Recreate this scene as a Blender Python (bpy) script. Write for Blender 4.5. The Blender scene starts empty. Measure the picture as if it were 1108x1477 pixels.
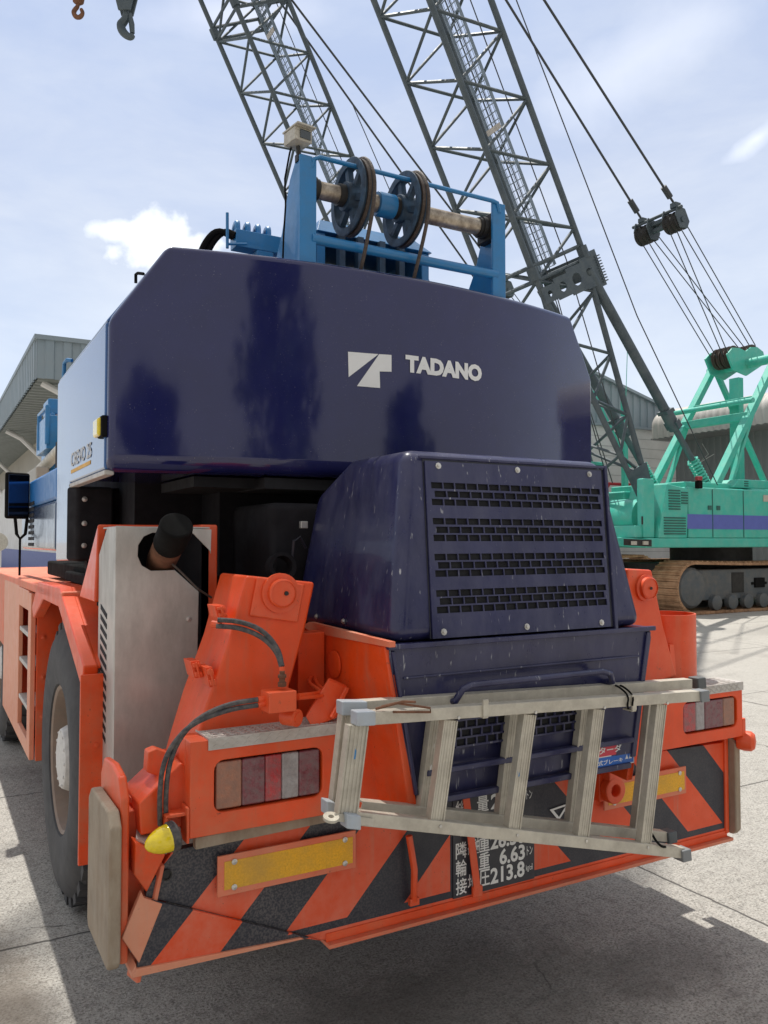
import bpy, bmesh, math, random
from mathutils import Vector, Matrix
random.seed(7)
R_ = math.radians
S = bpy.context.scene
COL = S.collection

# ---------------------------------------------------------------- camera
FPX = 1180.0; HD = R_(29.3); PT = R_(2.04); CAM = Vector((0, 0, 1.65))
cam = bpy.data.cameras.new('camera'); cam_o = bpy.data.objects.new('camera', cam); COL.objects.link(cam_o)
cam.sensor_fit = 'VERTICAL'; cam.sensor_height = 36.0; cam.lens = FPX / 1477 * 36
cam.clip_start = 0.05; cam.clip_end = 3000
cam_o.location = CAM; cam_o.rotation_euler = (R_(90) + PT, 0, -HD)
S.camera = cam_o
S.render.resolution_x = 768; S.render.resolution_y = 1024

# ---------------------------------------------------------------- sky, sun, exposure
SUN_EL = R_(68); SUN_AZ = R_(2)            # sun high behind the crane, azimuth from +Y towards +X
W = bpy.data.worlds.new('World'); S.world = W; W.use_nodes = True
nt = W.node_tree; N = nt.nodes; L = nt.links
for n in list(N): N.remove(n)
wout = N.new('ShaderNodeOutputWorld'); bg = N.new('ShaderNodeBackground'); L.new(bg.outputs[0], wout.inputs[0])
bg.inputs[1].default_value = 0.10
sky = N.new('ShaderNodeTexSky'); sky.sky_type = 'NISHITA'; sky.sun_disc = False
sky.sun_elevation = SUN_EL; sky.sun_rotation = SUN_AZ; sky.air_density = 1.0; sky.dust_density = 1.5
tc = N.new('ShaderNodeTexCoord')
def wn(t, **k):
    n = N.new(t)
    for a, b in k.items(): setattr(n, a, b)
    return n
def wmath(op, a, b=None, c=None, clamp=False):
    n = wn('ShaderNodeMath', operation=op); n.use_clamp = clamp
    for i, v in enumerate((a, b, c)):
        if v is None: continue
        if isinstance(v, (int, float)): n.inputs[i].default_value = v
        else: L.new(v, n.inputs[i])
    return n.outputs[0]
def wmix(f, a, b):
    n = wn('ShaderNodeMixRGB')
    for i, v in enumerate((f, a, b)):
        if isinstance(v, (int, float)): n.inputs[i].default_value = v
        elif isinstance(v, tuple): n.inputs[i].default_value = v
        else: L.new(v, n.inputs[i])
    return n.outputs[0]
mp = wn('ShaderNodeMapping'); L.new(tc.outputs['Generated'], mp.inputs[0]); mp.inputs['Scale'].default_value = (1, 1, 2.6)
mp.inputs['Rotation'].default_value = (0.2, 0.1, 0.5)
def wnoise(scale, detail, rough, dist=0.0):
    n = wn('ShaderNodeTexNoise'); n.inputs['Scale'].default_value = scale; n.inputs['Detail'].default_value = detail
    n.inputs['Roughness'].default_value = rough; n.inputs['Distortion'].default_value = dist
    L.new(mp.outputs[0], n.inputs['Vector']); return n.outputs['Fac']
n1 = wnoise(1.6, 5, .55, .6); n2 = wnoise(5.0, 6, .6, .3)
f1 = wmath('MULTIPLY_ADD', n1, 2.2, -0.62, True)
f2 = wmath('MULTIPLY', wmath('MULTIPLY_ADD', n2, 2.6, -1.05, True), wmath('MULTIPLY_ADD', f1, 0.7, 0.3))
sep = wn('ShaderNodeSeparateXYZ'); L.new(tc.outputs['Generated'], sep.inputs[0])
hz = wmath('SUBTRACT', 1.0, wmath('MULTIPLY', sep.outputs[2], 2.3), None, True)      # 1 at the horizon
hz2 = wmath('POWER', hz, 1.6)
veil = wmix(f1, (4.9, 6.0, 8.5, 1), (6.4, 7.1, 8.7, 1))
veil = wmix(wmath('MULTIPLY', f2, 0.75), veil, (8.6, 9.1, 9.9, 1))
veil = wmix(wmath('MULTIPLY', hz2, 0.85), veil, (9.6, 10.6, 11.4, 1))
base = wmix(0.88, sky.outputs[0], veil)
def dirvec(px, py):
    a = (px - 554) / FPX; b = (738.5 - py) / FPX
    F = Vector((math.sin(HD) * math.cos(PT), math.cos(HD) * math.cos(PT), math.sin(PT)))
    R = Vector((math.cos(HD), -math.sin(HD), 0)); U = R.cross(F)
    return F + a * R + b * U
# cumulus clouds: positions in the sky given as world directions (azimuth, elevation), size, squash
def cloud(px, py, rx, ry, prev, bright, edge=0.5, nscale=9.0, tilt=0.0):
    d = dirvec(px, py).normalized()
    e1 = Vector((d.y, -d.x, 0)).normalized(); e2 = e1.cross(d)
    if tilt: e1, e2 = e1 * math.cos(tilt) + e2 * math.sin(tilt), e2 * math.cos(tilt) - e1 * math.sin(tilt)
    def dot(v):
        n = wn('ShaderNodeVectorMath', operation='DOT_PRODUCT'); L.new(tc.outputs['Generated'], n.inputs[0]); n.inputs[1].default_value = v
        return n.outputs['Value']
    u = wmath('DIVIDE', dot(e1), rx / FPX); v = wmath('DIVIDE', dot(e2), ry / FPX)
    r = wmath('SQRT', wmath('ADD', wmath('MULTIPLY', u, u), wmath('MULTIPLY', v, v)))
    front = wmath('GREATER_THAN', dot(d), 0.0)
    nn = wn('ShaderNodeTexNoise'); nn.inputs['Scale'].default_value = nscale; nn.inputs['Detail'].default_value = 5
    L.new(tc.outputs['Generated'], nn.inputs['Vector'])
    m = wmath('SUBTRACT', wmath('MULTIPLY_ADD', nn.outputs['Fac'], 2.0, 0.0), r)
    m = wmath('DIVIDE', m, edge, None, True)
    m = wmath('MULTIPLY', wmath('SMOOTH_MIN', m, 1.0, 0.3), front)
    return wmix(m, prev, bright)
base = cloud(235, 350, 66, 42, base, (11.5, 11.8, 12, 1), .45, 30)
base = cloud(172, 334, 44, 17, base, (10.8, 11.2, 11.8, 1), .6, 32)
base = cloud(1092, 200, 46, 13, base, (9.6, 10.2, 11.4, 1), 1.3, 18, 0.5)
base = cloud(930, 80, 170, 60, base, (7.9, 8.5, 9.9, 1), 1.1, 8, 0.4)
base = cloud(330, 20, 120, 26, base, (7.7, 8.3, 9.9, 1), 1.1, 9, 0.1)
# neutral tone added to unseen sky overhead and behind camera, for less blue fill
def wdot(v):
    n = wn('ShaderNodeVectorMath', operation='DOT_PRODUCT'); L.new(tc.outputs['Generated'], n.inputs[0]); n.inputs[1].default_value = v
    return n.outputs['Value']
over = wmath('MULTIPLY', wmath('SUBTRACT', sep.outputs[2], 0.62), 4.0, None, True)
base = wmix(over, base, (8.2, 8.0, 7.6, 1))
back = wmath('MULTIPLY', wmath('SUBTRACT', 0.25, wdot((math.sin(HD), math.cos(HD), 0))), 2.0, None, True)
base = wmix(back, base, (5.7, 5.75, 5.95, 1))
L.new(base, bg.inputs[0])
sun = bpy.data.lights.new('sun', 'SUN'); sun.energy = 4.2; sun.angle = R_(0.53); sun.color = (1.0, .965, .90)
sun_o = bpy.data.objects.new('sun', sun); COL.objects.link(sun_o)
sd = Vector((math.sin(SUN_AZ) * math.cos(SUN_EL), math.cos(SUN_AZ) * math.cos(SUN_EL), math.sin(SUN_EL)))
sun_o.rotation_euler = sd.to_track_quat('Z', 'Y').to_euler(); sun_o.location = (0, 0, 30)
S.view_settings.view_transform = 'Standard'; S.view_settings.look = 'None'
S.view_settings.exposure = 0.12; S.view_settings.gamma = 1.0
S.render.engine = 'CYCLES'

# ---------------------------------------------------------------- helpers
_F = Vector((math.sin(HD) * math.cos(PT), math.cos(HD) * math.cos(PT), math.sin(PT)))
_R = Vector((math.cos(HD), -math.sin(HD), 0)); _U = _R.cross(_F)
def P(px, py, X=None, Y=None, Z=None, D=None, pl=None):
    """point of the place seen at photo pixel (px, py) on the plane X=.. / Y=.. / Z=.. / at depth D / on plane (point, normal)"""
    d = _F + (px - 554) / FPX * _R + (738.5 - py) / FPX * _U
    if pl: t = (pl[0] - CAM).dot(pl[1]) / d.dot(pl[1])
    else: t = D if D is not None else X / d.x if X is not None else Y / d.y if Y is not None else (Z - CAM.z) / d.z
    return CAM + d * t
V = Vector
def frame_axes(a):
    a = a.normalized(); h = V((0, 0, 1)) if abs(a.z) < .9 else V((0, 1, 0))
    u = a.cross(h).normalized(); return u, u.cross(a).normalized()
def smooth(pts, it=2):
    for _ in range(it):
        o = [pts[0]]
        for a, b in zip(pts, pts[1:]): o += [a.lerp(b, .25), a.lerp(b, .75)]
        pts = o + [pts[-1]]
    return pts
class M:
    def __init__(s): s.v = []; s.f = []; s.m = []; s.mi = 0
    def _a(s, vs, fs):
        o = len(s.v); s.v += [V(p) for p in vs]
        for f in fs: s.f.append([i + o for i in f]); s.m.append(s.mi)
        return s
    def box(s, x0, x1, y0, y1, z0, z1):
        return s._a([(x, y, z) for z in (z0, z1) for y in (y0, y1) for x in (x0, x1)],
                    [(0, 2, 3, 1), (4, 5, 7, 6), (0, 1, 5, 4), (2, 6, 7, 3), (0, 4, 6, 2), (1, 3, 7, 5)])
    def obox(s, c, u, v, w):                 # centre and three half-extent vectors
        c, u, v, w = V(c), V(u), V(v), V(w)
        return s._a([c + a * u + b * v + d * w for d in (-1, 1) for b in (-1, 1) for a in (-1, 1)],
                    [(0, 2, 3, 1), (4, 5, 7, 6), (0, 1, 5, 4), (2, 6, 7, 3), (0, 4, 6, 2), (1, 3, 7, 5)])
    def prism(s, pts, off):                  # polygon extruded by a vector, or to a second loop
        n = len(pts); pts = [V(p) for p in pts]
        q = [V(p) for p in off] if isinstance(off, list) else [p + V(off) for p in pts]
        return s._a(pts + q, [tuple(range(n)), tuple(range(2 * n - 1, n - 1, -1))] + [(i, i + n, (i + 1) % n + n, (i + 1) % n) for i in range(n)])
    def loft(s, loops, cap=True, closed=True):
        n = len(loops[0]); vs = [p for l in loops for p in l]; fs = []
        for k in range(len(loops) - 1):
            for i in range(n if closed else n - 1): fs.append((k * n + i, k * n + (i + 1) % n, (k + 1) * n + (i + 1) % n, (k + 1) * n + i))
        if cap: fs += [tuple(range(n - 1, -1, -1)), tuple((len(loops) - 1) * n + i for i in range(n))]
        return s._a(vs, fs)
    def tube(s, pts, r, n=10, cap=True):
        pts = [V(p) for p in pts]; rs = r if isinstance(r, (list, tuple)) else [r] * len(pts); loops = []; u = None
        for i, p in enumerate(pts):
            a = (pts[min(i + 1, len(pts) - 1)] - pts[max(i - 1, 0)]).normalized()
            if u is None: u, w = frame_axes(a)
            else:
                u = (u - a * u.dot(a)).normalized(); w = u.cross(a)
            loops.append([p + rs[i] * (math.cos(2 * math.pi * k / n) * u + math.sin(2 * math.pi * k / n) * w) for k in range(n)])
        return s.loft(loops, cap)
    def lathe(s, prof, c, axis, n=24):       # prof: (radius, height along axis)
        c = V(c); a = V(axis).normalized(); u, w = frame_axes(a)
        return s.loft([[c + a * h + r * (math.cos(2 * math.pi * k / n) * u + math.sin(2 * math.pi * k / n) * w) for k in range(n)] for r, h in prof], True)
    def ring(s, c, axis, r0, r1, h, n=32):   # annular solid
        c = V(c); a = V(axis).normalized(); u, w = frame_axes(a)
        prof = [(r0, -h / 2), (r1, -h / 2), (r1, h / 2), (r0, h / 2), (r0, -h / 2)]
        return s.loft([[c + a * q + r * (math.cos(2 * math.pi * k / n) * u + math.sin(2 * math.pi * k / n) * w) for k in range(n)] for r, q in prof], False)
    def bar(s, p0, p1, w, d, up=(0, 0, 1)):  # rectangular bar: w across (in plane of up), d along the other
        p0, p1 = V(p0), V(p1); a = (p1 - p0).normalized(); n = V(up); n = (n - a * n.dot(a)).normalized(); q = a.cross(n)
        return s.obox((p0 + p1) / 2, (p1 - p0) / 2, n * d / 2, q * w / 2)
    def holed(s, O, u, v, n, outer, inner, t):  # rectangle with a rounded-rectangle opening; inner = (x0,x1,y0,y1,r)
        X0, X1, Y0, Y1 = outer; x0, x1, y0, y1, r = inner; inn = []
        for cx, cy, a0 in ((x1 - r, y1 - r, 0), (x0 + r, y1 - r, 90), (x0 + r, y0 + r, 180), (x1 - r, y0 + r, 270)):
            for k in range(5):
                a = R_(a0 + 90 * k / 4); inn.append((cx + r * math.cos(a), cy + r * math.sin(a)))
        out = []
        cor = [(X1, Y1), (X0, Y1), (X0, Y0), (X1, Y0)]
        for i, (x, y) in enumerate(inn):
            q, k = divmod(i, 5)
            if k == 2: out.append(cor[q])
            else:
                hor = (k > 2) if q % 2 == 0 else (k < 2)
                out.append((x, cor[q][1]) if hor else (cor[q][0], y))
        O, u, v, n = V(O), V(u), V(v), V(n); g = lambda p, z: O + u * p[0] + v * p[1] + n * z
        m = len(inn)
        return s._a([g(p, 0) for p in out] + [g(p, 0) for p in inn] + [g(p, t) for p in inn] + [g(p, t) for p in out],
                    [(k * m + i, k * m + (i + 1) % m, ((k + 1) % 4) * m + (i + 1) % m, ((k + 1) % 4) * m + i) for k in range(4) for i in range(m)])
    def build(s, name, mat, parent=None, bevel=0.0, seg=2, sm=35, label=None):
        xs = [p.x for p in s.v]; ys = [p.y for p in s.v]; zs = [p.z for p in s.v]
        c = V(((min(xs) + max(xs)) / 2, (min(ys) + max(ys)) / 2, min(zs) if parent is None else (min(zs) + max(zs)) / 2))
        me = bpy.data.meshes.new(name); me.from_pydata([p - c for p in s.v], [], s.f)
        mats = mat if isinstance(mat, list) else [mat]
        for m_ in mats: me.materials.append(m_)
        me.polygons.foreach_set('material_index', s.m)
        b = bmesh.new(); b.from_mesh(me); bmesh.ops.recalc_face_normals(b, faces=b.faces); b.to_mesh(me); b.free()
        me.polygons.foreach_set('use_smooth', [sm > 0] * len(me.polygons))
        if sm > 0: me.set_sharp_from_angle(angle=R_(sm))
        o = bpy.data.objects.new(name, me); COL.objects.link(o); o.location = c; WL[o] = c
        if parent is not None: o.parent = parent; o.location = c - WL[parent]
        if bevel:
            md = o.modifiers.new('bevel', 'BEVEL'); md.width = bevel; md.segments = seg; md.limit_method = 'ANGLE'; md.angle_limit = R_(32); md.harden_normals = True
        if label: o['label'] = label
        return o
WL = {}
def thing(name, loc, label, cat, group=None):
    o = bpy.data.objects.new(name, None); COL.objects.link(o); o.location = loc; WL[o] = V(loc); o.empty_display_size = .2
    o['label'] = label; o['category'] = cat
    if group: o['group'] = group
    return o
def tag(o, label=None, cat=None, group=None, kind=None):
    if label: o['label'] = label
    if cat: o['category'] = cat
    if group: o['group'] = group
    if kind: o['kind'] = kind
    return o
def copy_tree(o, off, parent=None, label=None):
    c = o.copy(); COL.objects.link(c)
    if parent is not None: c.parent = parent; c.location = o.location
    else:
        c.location = o.location + V(off)
        if label: c['label'] = label
    for ch in list(o.children): copy_tree(ch, off, c)
    return c
_tc = bpy.data.curves.new('lettering', 'FONT')
def lettering(name, body, O, u, v, n, width, height, mat, parent, bold=0.0, ext=.0008, fmap=None, label=None):
    """text fitted into width x height with its lower left corner at O"""
    _tc.body = body; _tc.offset = bold; _tc.extrude = 0; _tc.resolution_u = 3; _tc.space_line = 1.0
    o = bpy.data.objects.new('lettering', _tc); COL.objects.link(o)
    dg = bpy.context.evaluated_depsgraph_get(); dg.update()
    me = bpy.data.meshes.new_from_object(o.evaluated_get(dg)); bpy.data.objects.remove(o)
    xs = [q.co.x for q in me.vertices]; ys = [q.co.y for q in me.vertices]
    x0, x1, y0, y1 = min(xs), max(xs), min(ys), max(ys); O, u, v, n = V(O), V(u).normalized(), V(v).normalized(), V(n).normalized()
    m = M(); vs = []
    for q in me.vertices:
        p = O + u * ((q.co.x - x0) / (x1 - x0) * width) + v * ((q.co.y - y0) / (y1 - y0) * height)
        vs.append(fmap(p) if fmap else p)
    m._a([p + n * ext for p in vs], [tuple(p.vertices) for p in me.polygons])
    bpy.data.meshes.remove(me)
    return m.build(name, mat, parent, sm=0, label=label)

# ---------------------------------------------------------------- materials
def mat(name, col, rough=.5, metal=0.0, coat=0.0, var=.12, vs=6.0, dust=None, ds=7.0, da=.5, low=None, speck=None, ss=60., streak=False, bump=0.0, bs=80., rvar=.1, trans=0., emis=0., ior=1.5, up=0.0, scuff=None, run=None):
    m = bpy.data.materials.new(name); m.use_nodes = True; t = m.node_tree; n = t.nodes; l = t.links
    b = n['Principled BSDF']; b.inputs['Roughness'].default_value = rough; b.inputs['Metallic'].default_value = metal
    b.inputs['Coat Weight'].default_value = coat; b.inputs['Coat Roughness'].default_value = .06; b.inputs['IOR'].default_value = ior
    b.inputs['Transmission Weight'].default_value = trans
    g = n.new('ShaderNodeNewGeometry').outputs['Position']
    def noise(sc, det=5, ro=.6, scale3=None):
        q = n.new('ShaderNodeTexNoise'); q.inputs['Scale'].default_value = sc; q.inputs['Detail'].default_value = det; q.inputs['Roughness'].default_value = ro
        if scale3:
            k = n.new('ShaderNodeMapping'); k.inputs['Scale'].default_value = scale3; l.new(g, k.inputs[0]); l.new(k.outputs[0], q.inputs['Vector'])
        else: l.new(g, q.inputs['Vector'])
        return q.outputs['Fac']
    def ma(op, a, b_=None, c=None, cl=False):
        q = n.new('ShaderNodeMath'); q.operation = op; q.use_clamp = cl
        for i, x in enumerate((a, b_, c)):
            if x is None: continue
            if isinstance(x, (int, float)): q.inputs[i].default_value = x
            else: l.new(x, q.inputs[i])
        return q.outputs[0]
    def mx(f, a, b_):
        q = n.new('ShaderNodeMixRGB')
        for i, x in enumerate((f, a, b_)):
            if isinstance(x, (int, float)): q.inputs[i].default_value = x
            elif isinstance(x, tuple): q.inputs[i].default_value = (*x[:3], 1)
            else: l.new(x, q.inputs[i])
        return q.outputs[0]
    def rr(x, a, c, d=0., e=1.):
        q = n.new('ShaderNodeMapRange'); q.inputs[1].default_value = a; q.inputs[2].default_value = c; q.inputs[3].default_value = d; q.inputs[4].default_value = e
        l.new(x, q.inputs[0]); return q.outputs[0]
    c = tuple(col)
    f = noise(vs)
    out = mx(rr(f, .3, .7), tuple(x * (1 - var) for x in c), tuple(min(1, x * (1 + var)) for x in c))
    rf = rr(noise(vs * 2.3), .3, .7, max(0, rough - rvar), min(1, rough + rvar))
    if dust:
        k = rr(noise(ds, 8, .7, (1, 1, .35) if streak else None), .38, .68, 0, da)
        if low:                                   # more road dirt towards low parts of the machine
            z = n.new('ShaderNodeSeparateXYZ'); l.new(g, z.inputs[0]); k = ma('MULTIPLY', k, rr(z.outputs[2], low[0], low[1], 1.0, low[2]))
            if len(low) > 3: k = ma('MULTIPLY', k, rr(z.outputs[0], low[3], low[4], 1.0, low[5]))
        if up:
            z2 = n.new('ShaderNodeSeparateXYZ'); q = n.new('ShaderNodeNewGeometry'); l.new(q.outputs['Normal'], z2.inputs[0])
            k = ma('ADD', k, rr(z2.outputs[2], .5, .95, 0, up), None, True)
        out = mx(k, out, dust); rf = ma('ADD', rf, ma('MULTIPLY', k, .35), None, True)
    if speck:
        k = rr(noise(ss, 3, .5, (1, 1, .16) if streak else None), .66, .74, 0, .7)
        k = ma('MULTIPLY', k, rr(noise(ss * .08), .42, .62))
        out = mx(k, out, speck); rf = ma('ADD', rf, ma('MULTIPLY', k, .4), None, True)
    if run:                                       # vertical runs of washed-down dust
        k = ma('MULTIPLY', rr(noise(26, 5, .65, (1, 1, .07)), .50, .70, 0, run[1]), rr(noise(3.1), .38, .62)); out = mx(k, out, run[0]); rf = ma('ADD', rf, ma('MULTIPLY', k, .3), None, True)
    if scuff:                                     # chips and grease marks
        k = ma('MULTIPLY', rr(noise(34, 7, .75), .63, .67, 0, .85), rr(noise(4.3), .50, .60)); out = mx(k, out, scuff)
        k = ma('MULTIPLY', rr(noise(150, 2, .5), .70, .74, 0, .6), rr(noise(6.0), .45, .6)); out = mx(k, out, scuff)
    if isinstance(out, tuple): b.inputs['Base Color'].default_value = (*out, 1)
    else: l.new(out, b.inputs['Base Color'])
    l.new(rf, b.inputs['Roughness'])
    if emis: b.inputs['Emission Strength'].default_value = emis; l.new(out, b.inputs['Emission Color'])
    if bump:
        q = n.new('ShaderNodeBump'); q.inputs['Strength'].default_value = bump; q.inputs['Distance'].default_value = .004
        l.new(noise(bs, 4), q.inputs['Height']); l.new(q.outputs[0], b.inputs['Normal'])
    m['_ok'] = 1
    return m
DUST = (.50, .36, .27)
ORC = (.80, .070, .004)
orange = mat('orange_paint', ORC, .45, coat=.08, var=.12, scuff=(.07, .035, .022), run=((.46, .17, .09), .45),  dust=(.55, .21, .11), ds=5, da=.8, low=(.6, 1.35, .15, .95, 1.6, .15), bump=.08, bs=40)
orange_clean = mat('orange_paint_clean', ORC, .40, coat=.12, var=.10, scuff=(.12, .05, .03), run=((.52, .2, .11), .35),  dust=(.6, .25, .15), ds=6, da=.25, bump=.05, bs=40)
orange_faded = mat('orange_paint_faded', (.76, .16, .07), .55, var=.1, scuff=(.16, .10, .07),  dust=(.60, .33, .22), ds=4, da=.6)
orange_pale = mat('orange_paint_pale', (.74, .27, .15), .5, coat=.1, var=.06, run=((.55, .33, .24), .5), scuff=(.25, .15, .10),  dust=(.66, .38, .26), ds=3, da=.5)  # dusty orange, lightened further for bright reflected light on the step panels
navy = mat('navy_gloss', (.014, .016, .085), .08, coat=.45, var=.1, rvar=.03, speck=(.2, .2, .25), ss=190)
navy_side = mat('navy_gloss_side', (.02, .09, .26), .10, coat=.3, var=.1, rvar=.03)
navy_dusty = mat('navy_dusty', (.016, .017, .070), .30, coat=.15, var=.2, dust=(.085, .085, .14), ds=9, da=.5, speck=(.62, .62, .62), ss=95, streak=True, rvar=.08)
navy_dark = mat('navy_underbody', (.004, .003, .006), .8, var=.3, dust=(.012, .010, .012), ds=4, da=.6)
low_cover = mat('navy_lower_cover', (.03, .05, .10), .22, coat=.2, var=.2, rvar=.05)
black = mat('black_void', (.004, .004, .006), .8)
blue = mat('blue_paint', (.013, .20, .48), .33, coat=.3, var=.1, dust=(.05, .13, .22), ds=12, da=.45, bump=.05, bs=50)
blue_body = mat('blue_band', (.015, .15, .42), .4, coat=.0, var=.06)
steel = mat('worn_shaft_steel', (.52, .45, .36), .30, metal=.7, var=.25, vs=30, dust=(.10, .06, .04), ds=18, da=.7)
sheave_m = mat('sheave_blue_grey', (.035, .08, .14), .55, var=.3, vs=20, dust=(.02, .02, .02), ds=14, da=.7)
rope_m = mat('greasy_rope', (.07, .05, .038), .6, var=.4, vs=90, bump=.5, bs=300)
rust = mat('rust', (.17, .075, .04), .8, var=.4, vs=18)
stainless = mat('dusty_stainless', (.56, .54, .50), .42, metal=.4, var=.12, vs=4, dust=(.33, .30, .265), ds=6, da=.7, streak=True, rvar=.12, bump=.05, bs=30)
rubber = mat('tyre_rubber', (.048, .048, .052), .75, var=.2, dust=(.12, .115, .11), ds=3, da=.6, bump=.2, bs=60)
black_rubber = mat('black_rubber', (.006, .006, .006), .85, var=.2, dust=(.02, .018, .016), ds=20, da=.4, ior=1.25)
hose_m = mat('hose_rubber', (.035, .035, .04), .6, var=.3, dust=(.2, .18, .16), ds=60, da=.7, bump=.3, bs=200)
alu = mat('weathered_aluminium', (.56, .52, .43), .45, metal=.2, var=.10, vs=20, dust=(.36, .32, .26), ds=14, da=.6, bump=.15, bs=120)
alu_cap = mat('pale_blue_cap', (.42, .47, .52), .5, var=.1, dust=(.4, .36, .3), ds=20, da=.4)
check = mat('checker_plate', (.56, .53, .49), .5, metal=.2, var=.12, dust=(.35, .3, .25), ds=14, da=.5)
bolt_m = mat('bolt_steel', (.6, .58, .54), .4, metal=.7, var=.2)
white_p = mat('white_lettering', (.80, .80, .78), .4, var=.04)
plate_black = mat('plate_black', (.022, .024, .036), .35, var=.1, dust=(.09, .085, .09), ds=12, da=.35)
yellow_r = mat('yellow_reflector', (.88, .43, .006), .45, var=.2, vs=160, dust=(.42, .27, .09), ds=5, da=.6, bump=.3, bs=250)
amber = mat('amber_lens', (.85, .64, .015), .12, coat=.7, var=.15, vs=40)
red_lens = mat('red_lens', (.45, .012, .02), .2, coat=.6, var=.2, vs=90, dust=(.16, .10, .10), ds=40, da=.855, speck=(.42, .36, .34), ss=260, bump=.3, bs=200)
darkred_lens = mat('dark_red_lens', (.17, .02, .035), .25, coat=.5, var=.3, vs=90, dust=(.17, .12, .12), ds=60, da=.85, speck=(.42, .36, .34), ss=260, bump=.3, bs=200)
clear_lens = mat('clear_lens', (.36, .34, .34), .25, coat=.5, var=.2, vs=90, dust=(.22, .19, .18), ds=40, da=.75, speck=(.42, .36, .34), ss=260, bump=.3, bs=200)
brown_lens = mat('amber_grimy_lens', (.34, .13, .07), .3, coat=.5, var=.2, vs=60, dust=(.22, .14, .11), ds=40, da=.7, speck=(.42, .36, .34), ss=260, bump=.3, bs=200)
pad_m = mat('brown_dirty_pad', (.30, .225, .155), .75, var=.2, vs=8, dust=(.42, .36, .28), ds=16, da=.8, streak=True, bump=.2, bs=60)
wheel_m = mat('rim_grey', (.24, .18, .14), .6, var=.2, dust=(.3, .2, .15), ds=20, da=.6)
hub_m = mat('hub_white', (.62, .60, .57), .5, var=.15, vs=30)
cream = mat('camera_casing', (.55, .52, .44), .5, var=.1, dust=(.2, .16, .12), ds=60, da=.5)
glass = mat('dark_glass', (.02, .03, .035), .06, coat=1.0, var=.05)
mirror_m = mat('mirror_glass', (.10, .14, .24), .05, metal=1.0, var=0)
green = mat('turquoise_paint', (.05, .48, .375), .42, coat=.15, var=.08, vs=2, dust=(.25, .5, .4), ds=5, da=.4)
green_dk = mat('turquoise_shadow_gap', (.03, .12, .10), .6)
violet = mat('violet_stripe', (.12, .15, .46), .4, var=.05)
track_m = mat('track_grey', (.085, .10, .11), .6, var=.15, vs=2, dust=(.20, .18, .15), ds=5, da=.6)
shoe_m = mat('rusty_track_shoe', (.34, .18, .09), .75, var=.35, vs=3, dust=(.5, .33, .2), ds=6, da=.6)
lattice_m = mat('lattice_grey', (.055, .078, .095), .5, var=.15, vs=2, dust=(.13, .15, .15), ds=4, da=.5)
walk_m = mat('walkway_grey', (.22, .28, .34), .5, var=.1)
cable = mat('steel_cable', (.045, .05, .055), .6, var=.1)
clad = mat('blue_grey_cladding', (.24, .30, .34), .5, var=.05, vs=.6, dust=(.3, .33, .34), ds=1.5, da=.4)
clad_beige = mat('beige_cladding', (.40, .38, .33), .6, var=.05, vs=.6)
soffit = mat('soffit_grey', (.20, .22, .21), .6, var=.1)
wall_w = mat('white_wall', (.68, .68, .67), .6, var=.04, vs=.8, dust=(.5, .48, .45), ds=2, da=.4)
wall_b = mat('blue_dado', (.012, .045, .27), .5, var=.05)
shutter = mat('grey_shutter', (.22, .23, .235), .55, var=.06, vs=.8)
roof_c = mat('pale_roof_sheet', (.50, .48, .45), .5, metal=.1, var=.08, vs=1, dust=(.36, .33, .3), ds=2, da=.5)
red_p = mat('red_pipe_paint', (.42, .03, .04), .5)
sticker_red = mat('sticker_red', (.62, .06, .09), .4, var=.1)
sticker_blue = mat('sticker_blue', (.03, .14, .50), .4, var=.1)
grimepl = mat('dark_grease', (.02, .018, .016), .6, var=.4)

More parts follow.
